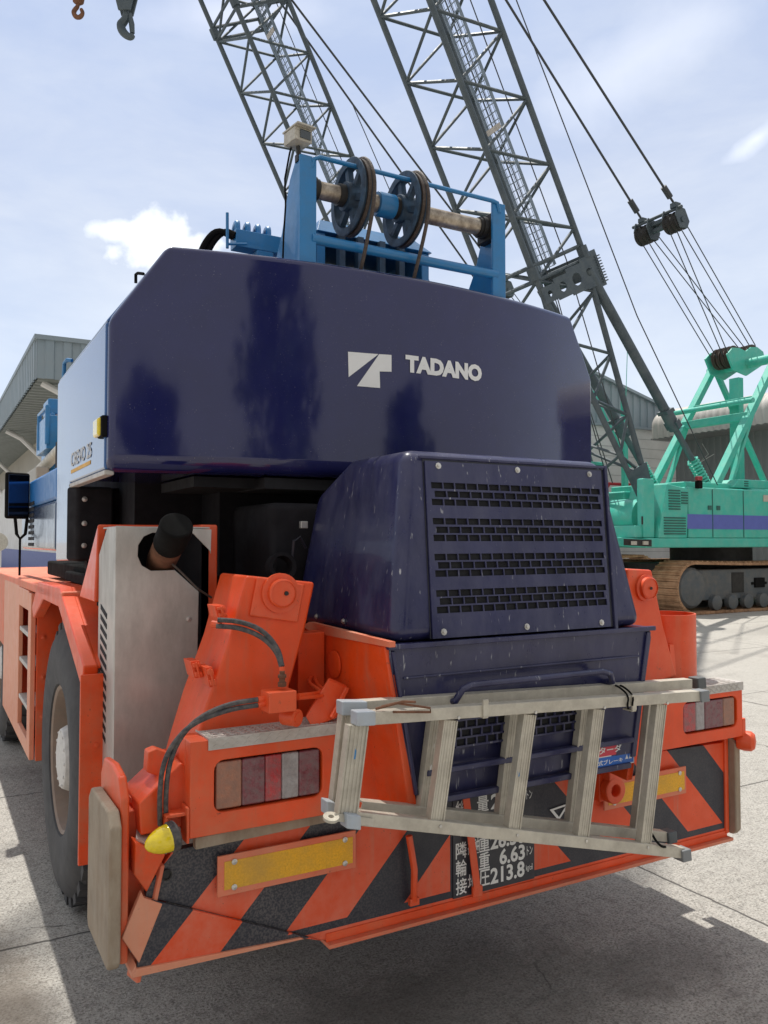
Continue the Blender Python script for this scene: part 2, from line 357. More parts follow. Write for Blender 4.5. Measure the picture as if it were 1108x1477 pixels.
def stripes():
    m = mat('hazard_stripes', ORC, .45, coat=.05, var=.1, scuff=(.12, .06, .04), run=((.50, .27, .19), .5),  dust=(.60, .30, .22), ds=6, da=.6, low=(.35, .8, .5, .9, 2.0, .25), bump=.12, bs=60)
    t = m.node_tree; n = t.nodes; l = t.links; b = n['Principled BSDF']; src = b.inputs['Base Color'].links[0].from_socket
    g = n.new('ShaderNodeNewGeometry'); s = n.new('ShaderNodeSeparateXYZ'); l.new(g.outputs['Position'], s.inputs[0])
    def ma(op, a, b_=None, c=None, cl=False):
        q = n.new('ShaderNodeMath'); q.operation = op; q.use_clamp = cl
        for i, x in enumerate((a, b_, c)):
            if x is None: continue
            if isinstance(x, (int, float)): q.inputs[i].default_value = x
            else: l.new(x, q.inputs[i])
        return q.outputs[0]
    xx = ma('ABSOLUTE', ma('SUBTRACT', s.outputs[0], 1.77))
    val = ma('ADD', ma('SUBTRACT', xx, .858), ma('MULTIPLY', ma('SUBTRACT', s.outputs[2], .6), .95))
    fr = ma('FRACT', ma('ADD', ma('DIVIDE', val, .424), 10.0)); blk = ma('GREATER_THAN', fr, .5)
    lip = ma('LESS_THAN', s.outputs[2], .452); lip2 = ma('LESS_THAN', s.outputs[2], .428)
    ctr = ma('LESS_THAN', xx, .18)
    blk = ma('MAXIMUM', ma('MAXIMUM', blk, lip), ctr); blk = ma('MULTIPLY', blk, ma('SUBTRACT', 1.0, lip2))
    nz = n.new('ShaderNodeTexNoise'); nz.inputs['Scale'].default_value = 160; nz.inputs['Detail'].default_value = 3; l.new(g.outputs['Position'], nz.inputs['Vector'])
    nb = n.new('ShaderNodeTexNoise'); nb.inputs['Scale'].default_value = 5; l.new(g.outputs['Position'], nb.inputs['Vector'])
    left = n.new('ShaderNodeMapRange'); left.inputs[1].default_value = .9; left.inputs[2].default_value = 1.5; left.inputs[3].default_value = 1; left.inputs[4].default_value = .25; l.new(s.outputs[0], left.inputs[0])
    sp = n.new('ShaderNodeMapRange'); sp.inputs[1].default_value = .42; sp.inputs[2].default_value = .62; sp.inputs[3].default_value = 0.05; sp.inputs[4].default_value = .6; l.new(nz.outputs[0], sp.inputs[0])
    k = ma('MULTIPLY', ma('MULTIPLY', sp.outputs[0], left.outputs[0]), ma('MULTIPLY_ADD', nb.outputs[0], 1.4, 0.1), None, True)
    mb = n.new('ShaderNodeMixRGB'); l.new(k, mb.inputs[0]); mb.inputs[1].default_value = (.020, .022, .034, 1); mb.inputs[2].default_value = (.15, .135, .13, 1)
    mo = n.new('ShaderNodeMixRGB'); l.new(blk, mo.inputs[0]); l.new(src, mo.inputs[1]); l.new(mb.outputs[0], mo.inputs[2])
    l.new(mo.outputs[0], b.inputs['Base Color'])
    return m
hazard = stripes()

def ground_mat():
    m = bpy.data.materials.new('yard_concrete'); m.use_nodes = True; t = m.node_tree; n = t.nodes; l = t.links; b = n['Principled BSDF']
    g = n.new('ShaderNodeNewGeometry').outputs['Position']
    def noise(sc, det=6, ro=.6, s3=None):
        q = n.new('ShaderNodeTexNoise'); q.inputs['Scale'].default_value = sc; q.inputs['Detail'].default_value = det; q.inputs['Roughness'].default_value = ro
        if s3:
            k = n.new('ShaderNodeMapping'); k.inputs['Scale'].default_value = s3; l.new(g, k.inputs[0]); l.new(k.outputs[0], q.inputs['Vector'])
        else: l.new(g, q.inputs['Vector'])
        return q.outputs['Fac']
    def rr(x, a, c, d=0., e=1.):
        q = n.new('ShaderNodeMapRange'); q.inputs[1].default_value = a; q.inputs[2].default_value = c; q.inputs[3].default_value = d; q.inputs[4].default_value = e
        l.new(x, q.inputs[0]); return q.outputs[0]
    def mx(f, a, c, mode='MIX'):
        q = n.new('ShaderNodeMixRGB'); q.blend_type = mode
        for i, x in enumerate((f, a, c)):
            if isinstance(x, (int, float)): q.inputs[i].default_value = x
            elif isinstance(x, tuple): q.inputs[i].default_value = (*x, 1)
            else: l.new(x, q.inputs[i])
        return q.outputs[0]
    def ma(op, a, b_=None, c=None, cl=False):
        q = n.new('ShaderNodeMath'); q.operation = op; q.use_clamp = cl
        for i, x in enumerate((a, b_, c)):
            if x is None: continue
            if isinstance(x, (int, float)): q.inputs[i].default_value = x
            else: l.new(x, q.inputs[i])
        return q.outputs[0]
    c = mx(rr(noise(.55, 8, .62), .3, .7), (.34, .318, .28), (.43, .405, .365))
    c = mx(rr(noise(3.2, 8, .7), .45, .75, 0, .6), c, (.24, .215, .185))
    c = mx(rr(noise(9, 9, .8), .46, .62, 0, .75), c, (.19, .175, .15))
    c = mx(rr(noise(1.5, 8, .7), .50, .62, 0, .5), c, (.47, .44, .40))
    agg = noise(95, 4, .75); c = mx(rr(agg, .40, .60, 0, 1), c, (.53, .505, .46))
    c = mx(rr(noise(24, 7, .85), .50, .62, 0, .7), c, (.17, .158, .14))
    c = mx(rr(agg, .34, .47, .8, 0), c, (.10, .092, .08))
    v = n.new('ShaderNodeTexVoronoi'); v.inputs['Scale'].default_value = 42; l.new(g, v.inputs['Vector'])
    c = mx(ma('MULTIPLY', rr(v.outputs['Distance'], .10, .24, 1, 0), rr(noise(9), .54, .68, 0, .7)), c, (.07, .062, .055))
    stain = rr(noise(.9, 5, .55), .54, .66, 0, .6); c = mx(ma('MULTIPLY', stain, rr(noise(6, 6), .3, .6)), c, (.15, .13, .115))
    s = n.new('ShaderNodeSeparateXYZ'); l.new(g, s.inputs[0])
    # oil and rust stains under the tail of the crane, plus painted shadow patches
    def blob(cx, cy, r, rot=0, sx=1., sy=1.):
        x = ma('MULTIPLY', ma('SUBTRACT', s.outputs[0], cx), sx); y = ma('MULTIPLY', ma('SUBTRACT', s.outputs[1], cy), sy)
        d = ma('SQRT', ma('ADD', ma('MULTIPLY', x, x), ma('MULTIPLY', y, y)))
        return rr(ma('ADD', d, ma('MULTIPLY', ma('SUBTRACT', noise(4.5, 7, .7), .5), r * 1.3)), r * .45, r, 1, 0)
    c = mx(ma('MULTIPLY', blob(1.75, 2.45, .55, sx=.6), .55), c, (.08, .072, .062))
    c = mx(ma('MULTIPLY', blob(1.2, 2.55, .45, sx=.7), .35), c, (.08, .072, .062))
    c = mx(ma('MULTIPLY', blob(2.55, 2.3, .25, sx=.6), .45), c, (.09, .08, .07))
    c = mx(ma('MULTIPLY', blob(1.15, 2.0, .30), .55), c, (.22, .14, .07))
    c = mx(ma('MULTIPLY', blob(8.8, 7.9, .7, sx=.5), .45), c, (.13, .12, .11))  # far shadow on the yard, darkened in the ground colour
    c = mx(ma('MULTIPLY', blob(14.3, 9.6, .9, sx=.4), .5), c, (.13, .12, .11))  # second, farther shadow patch coloured into the concrete
    c = mx(ma('MULTIPLY', blob(.15, 3.2, .38, sx=1.2, sy=.4), .6), c, (.19, .15, .11))
    vc = n.new('ShaderNodeTexVoronoi'); vc.feature = 'DISTANCE_TO_EDGE'; vc.inputs['Scale'].default_value = .42
    nv = n.new('ShaderNodeTexNoise'); nv.inputs['Scale'].default_value = 1.7; nv.inputs['Detail'].default_value = 7; l.new(g, nv.inputs['Vector'])
    wv = n.new('ShaderNodeVectorMath'); wv.operation = 'MULTIPLY_ADD'; l.new(nv.outputs['Color'], wv.inputs[0]); wv.inputs[1].default_value = (.7, .7, 0); l.new(g, wv.inputs[2]); l.new(wv.outputs[0], vc.inputs['Vector'])
    c = mx(ma('MULTIPLY', rr(vc.outputs['Distance'], .0012, .0035, .75, 0), rr(noise(.8), .48, .56)), c, (.06, .055, .048))
    def joint(axis, pos, w=.008):
        d = ma('ABSOLUTE', ma('ADD', ma('SUBTRACT', s.outputs[axis], pos), ma('MULTIPLY', ma('SUBTRACT', noise(7, 4), .5), .035)))
        return rr(d, w * .5, w, 1, 0)
    j = joint(0, 3.187)
    for ax, po in ((0, 7.4), (0, 11.6), (0, .02), (1, 5.85), (1, 3.68), (1, 8.3), (1, 10.9), (0, 15.8)): j = ma('MAXIMUM', j, joint(ax, po, .008 if po < 6 else .022))
    c = mx(ma('MULTIPLY', j, .8), c, (.05, .045, .04))
    c = mx(rr(ma('ADD', s.outputs[0], ma('MULTIPLY', s.outputs[1], .4)), 4.5, 14, 0, .45), c, (.47, .44, .395))
    l.new(c, b.inputs['Base Color']); b.inputs['Roughness'].default_value = .85
    bp = n.new('ShaderNodeBump'); bp.inputs['Strength'].default_value = .85; bp.inputs['Distance'].default_value = .009
    h = ma('ADD', ma('MULTIPLY', noise(70, 5, .75), 1.0), ma('MULTIPLY', noise(14, 7), 2.2)); h = ma('SUBTRACT', h, ma('MULTIPLY', j, 1.5))
    l.new(h, bp.inputs['Height']); l.new(bp.outputs[0], b.inputs['Normal'])
    return m

# ---------------------------------------------------------------- ground and buildings
g = M(); g._a([(-400, -400, 0), (600, -400, 0), (600, 900, 0), (-400, 900, 0)], [(0, 1, 2, 3)])
tag(g.build('ground', ground_mat(), sm=0), 'pale weathered concrete yard with cracks and oil stains', None, None, 'structure')

def corrugated(m, O, u, L_, v, H, n, per=.25, dep=.035, top=None):
    O, u, v, n = V(O), V(u).normalized(), V(v).normalized(), V(n).normalized()
    k = int(L_ / per); xs = []
    for i in range(k):
        for fr, d in ((0, 0), (.42, 0), (.5, 1), (.92, 1)): xs.append(((i + fr) * per, d * dep))
    xs.append((L_, 0))
    A = [O + u * x + n * d for x, d in xs]; B = [O + u * x + n * d + v * (top(x) if top else H) for x, d in xs]
    m._a(A + B, [(i, i + 1, len(A) + i + 1, len(A) + i) for i in range(len(A) - 1)])
# warehouse behind on the right: gable end facing the yard
b1 = thing('warehouse', (21, 25, 0), 'blue grey ribbed warehouse with white lower wall and sloping roofline behind the lattice boom', 'building')
apx = 20.0; topz = lambda x: 9.55 - .27 * abs(x - apx)
m = M(); corrugated(m, (10, 25, 6.5), (1, 0, 0), 20, (0, 0, 1), 0, (0, -1, 0), .42, .05, lambda x: topz(10 + x) - 6.5); m.build('upper_cladding', clad, b1, sm=0)
m = M(); m.box(10, 30, 25.02, 25.3, 0, 6.5); m.build('wall', wall_w, b1)
m = M(); m.prism([(9.7, 24.8, topz(9.7)), (apx, 24.8, 9.55), (30.3, 24.8, topz(30.3)), (30.3, 24.8, topz(30.3) + .12), (apx, 24.8, 9.67), (9.7, 24.8, topz(9.7) + .12)], (0, 30, 0)); m.build('roof', clad, b1)
m = M(); m.box(10, 30, 24.9, 25.0, 6.42, 6.52); m.build('flashing', clad, b1)
m = M()
for z in [.4 * k for k in range(1, 16)]: m.box(10, 30, 25.012, 25.02, z, z + .012)
m.build('wall_joints', shutter, b1)
m = M(); m.tube([(20, 23.6, 3.9), (27, 23.6, 3.9)], .06); m.tube([(22.6, 23.6, 0), (22.6, 23.6, 3.9)], .07); m.tube([(26.8, 23.6, 0), (26.8, 23.6, 3.9)], .07); m.tube([(22.6, 23.6, 3.0), (23.4, 23.6, 3.9)], .05)
tag(m.build('pipe_rail', red_p), 'dark red pipe rail standing before the white warehouse wall', 'rail')
# shed with rolled eave on the far right, wall facing -X
b2 = thing('storage_shed', (31, 12, 0), 'pale storage shed with rolled roof edge above a grey ribbed wall on the far right', 'building')
m = M(); corrugated(m, (27.6, -6, 0), (0, 1, 0), 30, (0, 0, 1), 6.4, (-1, 0, 0), .3, .04); m.build('wall', shutter, b2, sm=0)
m = M(); prof = []
for k in range(13):
    a = R_(180 - 90 * k / 12); prof.append((27.05 + .95 * math.cos(a), 6.35 + .75 * math.sin(a)))
prof = [(26.1, 5.85)] + prof + [(44, 10.0)]
ys = []
for i in range(int(30 / .3)): ys += [(-6 + .3 * (i + f), d) for f, d in ((0, 0), (.3, .02), (.6, 0), (.8, -.02))]
m.loft([[(x - d, y, z + d) for x, z in prof] for y, d in ys], False, False); m.build('roof', roof_c, b2, sm=60)
m = M(); m.box(26.12, 27.6, -6, 24, 5.84, 5.88); m.build('soffit', shutter, b2)
m = M(); m.tube([P(1013, 640, X=27.4), P(1022, 655, X=27.3), P(1008, 668, X=27.3), P(1030, 655, X=27.2)], .012, 6); m.build('loose_cable', white_p, b2)
# depot on the left with overhanging canopy
b3 = thing('depot', (8, 45, 0), 'grey depot with deep ribbed canopy and white wall with blue base at the left edge', 'building')
m = M(); corrugated(m, (2.55, 23.6, 6.03), (1, 0, 0), 14, (0, 0, 1), 1.05, (0, -1, 0), .45, .05); corrugated(m, (2.55, 23.65, 6.03), (0, 1, 0), 70, (0, 0, 1), 1.05, (-1, 0, 0), .45, .05); m.build('fascia', clad, b3, sm=0)
m = M(); m.box(2.47, 16.6, 23.5, 95, 7.08, 7.2); m.build('roof', clad, b3)
m = M(); corrugated(m, (2.6, 23.7, 6.1), (0, 1, 0), 70, (1, 0, 0), 13.9, (0, 0, -1), .5, .06); m.build('soffit', soffit, b3, sm=0)
m = M(); corrugated(m, (4.3, 25.5, 4.9), (0, 1, 0), 68, (0, 0, 1), 1.25, (-1, 0, 0), .22, .03); m.build('upper_wall', clad_beige, b3, sm=0)
m = M(); m.box(4.31, 16.5, 25.5, 94, 1.2, 4.95); m.build('wall', wall_w, b3)
m = M(); m.box(4.28, 16.5, 25.45, 94, 0, 1.2); m.build('base_band', wall_b, b3)
for y in (24.2, 35.5, 47, 58, 69):
    m = M(); m.tube([(2.75, y, 6.02), (3.3, y, 5.75), (4.32, y, 4.75)], .10, 8); m.build('brace', wall_w, b3)
m = M(); m.tube([(3.75, 40, 2.3), (3.75, 40, 2.32)], .01)
ls = thing('floodlight', (3.3, 24.0, 0), 'round grey lamp on a post before the white depot wall', 'lamp')
m = M(); m.tube([(P(-2, 782, Y=16).x, 16.0, 0), (P(-2, 782, Y=16).x, 16.0, 1.55)], .05, 8); m.build('post', wall_w, ls)
m = M(); m.lathe([(.0, -.1), (.12, -.06), (.16, .0), (.16, .06), (.0, .07)], P(-2, 782, Y=15.9), (-.25, -1, .1), 16); m.build('lamp_head', cream, ls)

# ---------------------------------------------------------------- rough terrain crane
CX = 1.77
rt = thing('mobile_crane', (CX, 4.6, 0), 'orange two axle mobile crane with glossy navy counterweight and dusty engine hood seen from behind', 'mobile crane')
def mir(x): return 2 * CX - x
# turret: counterweight
csurf = lambda x: 2.90 + .2 * ((x - CX) / 1.19) ** 2
xs = [.58, .68, .78] + [.78 + (1.98) * i / 22 for i in range(1, 22)] + [2.76, 2.86, 2.96]
def ztop(x):
    d = abs(x - CX); return 2.762 if d <= .99 else 2.762 - (d - .99) / .2 * .294
loops = []
for x in xs:
    y = csurf(x); loops.append([(x, y + .035, 1.905), (x, y, 1.945), (x, y, ztop(x)), (x, 3.66, ztop(x)), (x, 3.66, 1.905)])
m = M(); m.loft(loops); cw = m.build('counterweight', navy, rt, bevel=.042, seg=5, sm=40)
def onc(px, py, off=.0025):
    y = 2.92
    for _ in range(4): p = P(px, py, Y=y); y = csurf(p.x)
    return V((p.x, y - off, p.z))
e8 = lambda x, y: onc(460 + x / 4.262, 480 + y / 4.262)
m = M(); m.prism([e8(178, 117), e8(365, 132), e8(182, 273)], (0, .001, 0)); m.prism([e8(370, 132), e8(445, 137), e8(445, 240), e8(372, 238), e8(375, 340), e8(233, 328)], (0, .001, 0))
m.build('emblem', white_p, cw, sm=0)
a_ = onc(584.5, 540); b_ = onc(694.5, 549); t_ = onc(584.5, 514.5)
lettering('lettering', 'TADANO', (a_.x, 0, .5 * (a_.z + b_.z) + .001), (1, 0, 0), (0, 0, 1), (0, -1, 0), b_.x - a_.x, t_.z - a_.z, white_p, cw, bold=.06,
          fmap=lambda p: V((p.x, csurf(p.x) - .0025, p.z)))
m = M(); m.box(.9, 2.64, 3.1, 3.6, 1.86, 1.9); m.box(1.15, 1.6, 3.0, 3.3, 1.855, 1.898); m.build('underplate', black, cw)
# side covers of the turret
for s in (0, 1):
    X = (lambda x: x) if s == 0 else mir
    o0, o1 = X(.574), X(.62); x0, x1 = min(o0, o1), max(o0, o1)
    m = M(); pts = [(3.135, 1.915), (3.95, 1.915), (4.0, 1.56), (4.38, 1.55), (4.40, 2.45), (3.135, 2.468)]
    m.prism([(X(.574), y, z) for y, z in pts], (X(.62) - X(.574), 0, 0))
    sc = m.build('side_cover', navy_side, rt, bevel=.012, seg=3)
    m = M(); m.prism([(X(.5745), 3.136, 2.4695), (X(.5745), 4.399, 2.4515), (X(.79), 4.399, 2.75), (X(.79), 3.136, 2.765)], (X(.60) - X(.574), 0, -.006)); m.build('shoulder_cover', navy_side, rt, bevel=.01)
    m = M(); m.box(x0, max(x0, x1), 4.42, 6.05, 1.60, 1.86); low = m.build('lower_side_cover', low_cover, rt, bevel=.02, seg=3)
    m = M(); m.box(x0 + .002, x1 - .002, 4.42, 6.03, 1.862, 2.03); m.build('blue_side_band', blue_body, rt, bevel=.02, seg=3)
    m = M()
    for k in range(8): m.box(X(.574) - .003, X(.574) + .003, 5.35, 5.62, 1.62 + k * .036, 1.64 + k * .036)
    m.build('vent', black, low)
    if s == 0:
        m = M(); m.prism([(.56, 3.97, 1.90), (.60, 3.90, 1.90), (.60, 3.90, 1.56), (.56, 3.97, 1.56)], (.16, 0, 0)); ce = m.build('corner_post', navy_dark, rt, bevel=.015, seg=3)
        for z in (1.63, 1.73, 1.84):
            m = M(); m.lathe([(0, 0), (.012, 0), (.012, .006), (0, .009)], (.63, 3.90, z), (0, -1, 0), 10); m.build('bolt', bolt_m, ce)
        m = M(); m.box(.574, .61, 3.135, 3.98, 1.895, 1.914); m.build('trim', check, rt, bevel=.004)
        ml = M(); ml.obox((.562, 3.19, 2.075), (.014, 0, 0), (0, .05, 0), (0, 0, .035)); mk = ml.build('marker_lamp', amber, rt, bevel=.012, seg=3, label='small yellow marker lamp beside the counterweight edge')
        ml = M(); ml.obox((.572, 3.165, 2.075), (.012, 0, 0), (0, .045, 0), (0, 0, .04)); ml.build('lamp_base', black_rubber, mk, bevel=.006)
        lettering('lettering', 'CREVO 25', (.5725, 3.92, 1.985), (0, -1, 0), (0, 0, 1), (-1, 0, 0), .52, .062, check, sc, bold=.02)
        m = M(); m.prism([(.5725, 3.92, 1.955), (.5725, 3.42, 1.958), (.5725, 3.42, 1.974), (.5725, 3.92, 1.971)], (.0008, 0, 0)); m.build('stripe', yellow_r, sc, sm=0)
# turret body and slewing ring
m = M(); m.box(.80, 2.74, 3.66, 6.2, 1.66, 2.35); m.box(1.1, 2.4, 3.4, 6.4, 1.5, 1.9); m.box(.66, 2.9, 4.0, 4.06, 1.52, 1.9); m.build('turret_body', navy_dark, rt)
m = M(); m.ring((CX, 5.0, 1.47), (0, 0, 1), .35, .62, .1); m.build('slewing_ring', grimepl, rt)
m = M(); m.box(2.22, 2.92, 4.5, 6.2, 1.55, 2.1); cab = m.build('cab', blue_body, rt, bevel=.05, seg=3)
m = M(); m.prism([(2.24, 4.55, 2.1), (2.9, 4.55, 2.1), (2.9, 6.2, 2.1), (2.24, 6.2, 2.1)], [(2.28, 4.6, 2.66), (2.86, 4.6, 2.66), (2.86, 5.85, 2.66), (2.28, 5.85, 2.66)]); m.build('window', glass, cab, bevel=.03)
# boom lying forward
m = M()
bs, be = V((CX, 4.3, 2.50)), V((CX, 12.2, 2.85))
m.bar(bs, V((CX, 9.2, 2.8)), .56, .56, (0, 0, 1)); bo = m.build('boom', blue, rt, bevel=.04)
m = M(); m.bar((CX, 9.2, 2.8), (CX, 11.4, 2.86), .48, .48, (0, 0, 1)); m.build('boom_section', check, bo, bevel=.02)
m = M(); m.box(1.38, 1.44, 11.2, 12.1, 2.35, 3.3); m.box(2.10, 2.16, 11.2, 12.1, 2.35, 3.3); m.box(1.38, 2.16, 11.2, 11.4, 2.6, 3.2); m.box(1.36, 1.5, 11.3, 11.8, 3.3, 3.5)
m.bar((1.36, 11.5, 2.5), (1.36, 12.6, 2.1), .1, .08); m.build('boom_head', blue, bo, bevel=.02)
m = M(); m.lathe([(.2, -.3), (.2, .3)], (CX, 11.9, 2.62), (1, 0, 0), 20); m.build('tip_sheave', sheave_m, bo)
m = M(); m.tube([(1.34, 9.5, 2.72), (1.34, 12.9, 2.55)], .07, 12); m.tube([(1.32, 12.9, 2.55), (1.32, 13.3, 2.53)], .1, 12); m.build('jib_tube', alu, bo)
m = M(); m.box(1.24, 1.36, 10.4, 11.4, 2.75, 3.15); m.tube([(1.25, 10.4, 2.8), (1.25, 10.4, 3.25), (1.25, 11.2, 3.25), (1.25, 11.2, 2.8)], .03, 8); m.build('jib_bracket', blue, bo, bevel=.01)
m = M(); m.box(1.15, 1.3, 10.6, 11.6, 2.15, 2.55); m.build('valve_box', mirror_m if False else clad_beige, bo, bevel=.02)
m = M(); m.tube([P(92, 545, X=.62), P(93, 524, X=.62), P(97, 519, X=.62), P(104, 520, X=.64)], .010, 8); m.build('grab_handle', blue, rt)
m = M(); m.tube([P(196, 408, X=.69), P(196, 396, X=.69), P(199, 394, X=.69), P(207, 395, X=.70)], .006, 8); m.build('grab_handle', black_rubber, rt)
# winch frame above the counterweight
wf = rt
for s in (0, 1):
    X = (lambda x: x) if s == 0 else (lambda x: 3.60 - x)
    m = M()
    a, b = sorted((X(1.29), X(1.315)))
    m.prism([(X(1.29), 2.99, 2.74), (X(1.29), 2.99, 3.19), (X(1.29), 3.04, 3.20), (X(1.29), 3.10, 3.14), (X(1.29), 3.18, 2.95), (X(1.29), 3.33, 2.74)], (X(1.315) - X(1.29), 0, 0))
    m.obox((X(1.322), 2.985, 2.97), (.037, 0, 0), (0, .008, 0), (0, 0, .235))
    br = m.build('winch_bracket', blue, rt, bevel=.005)
    m = M(); m.obox((X(1.335), 3.05, 3.10), (.02, 0, 0), (0, .055, 0), (0, 0, .06)); m.build('bearing_plate', blue if s == 0 else grimepl, br, bevel=.004)
    m = M(); m.lathe([(.05, 0), (.05, .03), (.043, .03), (.043, .045)], (X(1.35), 3.05, 3.105), (1 if s == 0 else -1, 0, 0), 20); m.build('collar', grimepl, br)
m = M(); m.tube([(1.36, 3.05, 3.105), (2.25, 3.05, 3.105)], .037, 20); m.build('sheave_shaft', steel, rt)
m = M(); m.tube([(1.34, 2.99, 2.872), (2.27, 2.99, 2.872)], .021, 14); m.build('cross_tube', blue, rt)
m = M(); m.tube([(1.34, 2.985, 3.16), (1.345, 2.98, 3.195), (1.37, 2.975, 3.206), (2.24, 2.975, 3.206), (2.265, 2.975, 3.202), (2.28, 2.98, 3.16)], .010, 10); m.build('top_rail', blue, rt)
for xc in (1.555, 1.815):
    m = M(); c = V((xc, 3.05, 3.105)); ax = V((1, 0, 0)); n_ = 40
    prof = [(.128, -.022), (.160, -.022), (.163, -.018), (.148, -.006), (.148, .006), (.163, .018), (.160, .022), (.128, .022), (.128, -.022)]
    m.loft([[c + ax * h + r * V((0, math.cos(2 * math.pi * k / n_), math.sin(2 * math.pi * k / n_))) for k in range(n_)] for r, h in prof], False)
    for k in range(6):
        a = 2 * math.pi * (k + .3) / 6; d = V((0, math.cos(a), math.sin(a)))
        m.bar(c + d * .045, c + d * .134, .030, .026, ax)
    m.ring(c, ax, .037, .060, .075, 24)
    sh = m.build('sheave', sheave_m, rt, bevel=.003)
    m = M(); m.ring(c + ax * .004, ax, .148, .160, .014, 40); m.build('rope_wrap', rope_m, sh)
m = M(); m.ring((1.715, 3.05, 3.105), (1, 0, 0), .037, .052, .085, 24); m.build('spacer_collar', blue, rt, bevel=.004)
for xr in (1.765, 1.50):
    m = M(); m.ring((xr, 3.05, 3.105), (1, 0, 0), .037, .046, .025, 24); m.build('spacer_ring', grimepl, rt)
m = M(); m.tube(smooth([V(q) for q in [(1.572, 3.05, 3.268), (1.575, 2.95, 3.245), (1.578, 2.89, 3.15), (1.575, 2.885, 3.05), (1.565, 2.90, 2.95), (1.555, 2.95, 2.80), (1.555, 3.0, 2.73)]]), .0085, 8); m.build('winch_rope', rope_m, rt)
m = M(); m.tube(smooth([V(q) for q in [(1.832, 3.05, 3.268), (1.837, 2.95, 3.245), (1.838, 2.89, 3.15), (1.837, 2.885, 3.05), (1.825, 2.90, 2.95), (1.815, 2.96, 2.80), (1.815, 3.0, 2.73)]]), .0085, 8); m.build('winch_rope', rope_m, rt)
# winch housing behind
m = M(); m.box(1.60, 1.645, 3.50, 4.1, 2.74, 3.12); m.box(2.185, 2.23, 3.50, 4.1, 2.74, 3.12); m.prism([(1.59, 3.48, 3.12), (2.24, 3.48, 3.12), (2.18, 3.58, 3.215), (1.65, 3.58, 3.215)], (0, .5, 0)); m.box(1.645, 2.185, 3.5, 3.53, 2.74, 2.90)
m.prism([(1.50, 3.5, 2.74), (1.60, 3.5, 2.74), (1.60, 3.5, 3.08)], (0, .1, 0)); wh = m.build('winch_housing', blue, rt, bevel=.006)
m = M(); m.lathe([(.14, -.24), (.14, .24)], (1.89, 3.8, 2.92), (1, 0, 0), 20); m.box(1.65, 2.18, 3.9, 3.95, 2.76, 3.1); m.build('winch_drum', grimepl, wh)
for x in (1.70, 1.80, 1.92, 2.03):
    m = M(); m.box(x, x + .03, 3.46, 3.5, 2.9, 3.12); m.build('stay', sheave_m, wh)
m = M(); m.box(1.20, 1.44, 3.5, 3.58, 2.98, 3.06); m.box(1.30, 1.38, 3.5, 3.56, 2.76, 2.98); mf = m.build('hose_manifold', blue, rt, bevel=.004)
for x in (1.22, 1.27, 1.32, 1.37):
    m = M(); m.tube(smooth([V((x, 3.54, 3.05)), V((x, 3.54, 3.10)), V((x + .01, 3.58, 3.12)), V((x + .02, 3.64, 3.11)), V((x + .02, 3.66, 3.04))]), .014, 8); m.build('hose', blue, mf)
for dx_ in (0, .03):
    m = M(); m.tube(smooth([V((1.20, 3.54 - dx_, 3.03)), V((1.13 + dx_, 3.55, 3.06)), V((1.08 + dx_, 3.58, 3.0)), V((1.05 + dx_, 3.6, 2.9)), V((1.05 + dx_, 3.62, 2.74))]), .015, 8); m.build('hose', black_rubber, mf)
m = M(); m.tube([P(328, 358, Y=3.4), P(328, 307, Y=3.4)], .007, 6); m.tube([P(328, 352, Y=3.4), P(356, 352, Y=3.4)], .006, 6); m.build('aerial', blue, rt)
# rear view camera on the bracket
m = M(); c = V((1.285, 3.0, 3.272)); q = Matrix.Rotation(R_(8), 3, 'Z')
m.obox(c, q @ V((.040, 0, 0)), q @ V((0, .045, 0)), q @ V((0, 0, .026))); cc = m.build('rear_view_camera', cream, rt, bevel=.004)
m = M(); m.obox(c + q @ V((.006, -.047, .0)), q @ V((.024, 0, 0)), q @ V((0, .003, 0)), q @ V((0, 0, .017))); m.build('lens_window', glass, cc)
m = M(); m.obox(c + q @ V((0, -.010, .029)), q @ V((.043, 0, 0)), q @ V((0, .060, 0)), q @ V((0, 0, .003))); m.build('sun_hood', cream, cc)
m = M(); m.tube([c + V((0, 0, -.03)), (1.30, 3.01, 3.19)], .009, 8); m.box(1.285, 1.325, 3.0, 3.03, 3.185, 3.215); m.build('camera_mount', grimepl, cc)
m = M(); m.tube([c + V((-.02, .02, -.03)), (1.262, 3.03, 3.22), (1.25, 3.05, 3.12), (1.262, 3.07, 3.02), (1.258, 3.08, 2.9), (1.262, 3.1, 2.76)], .004, 6); m.build('camera_cable', black_rubber, cc)

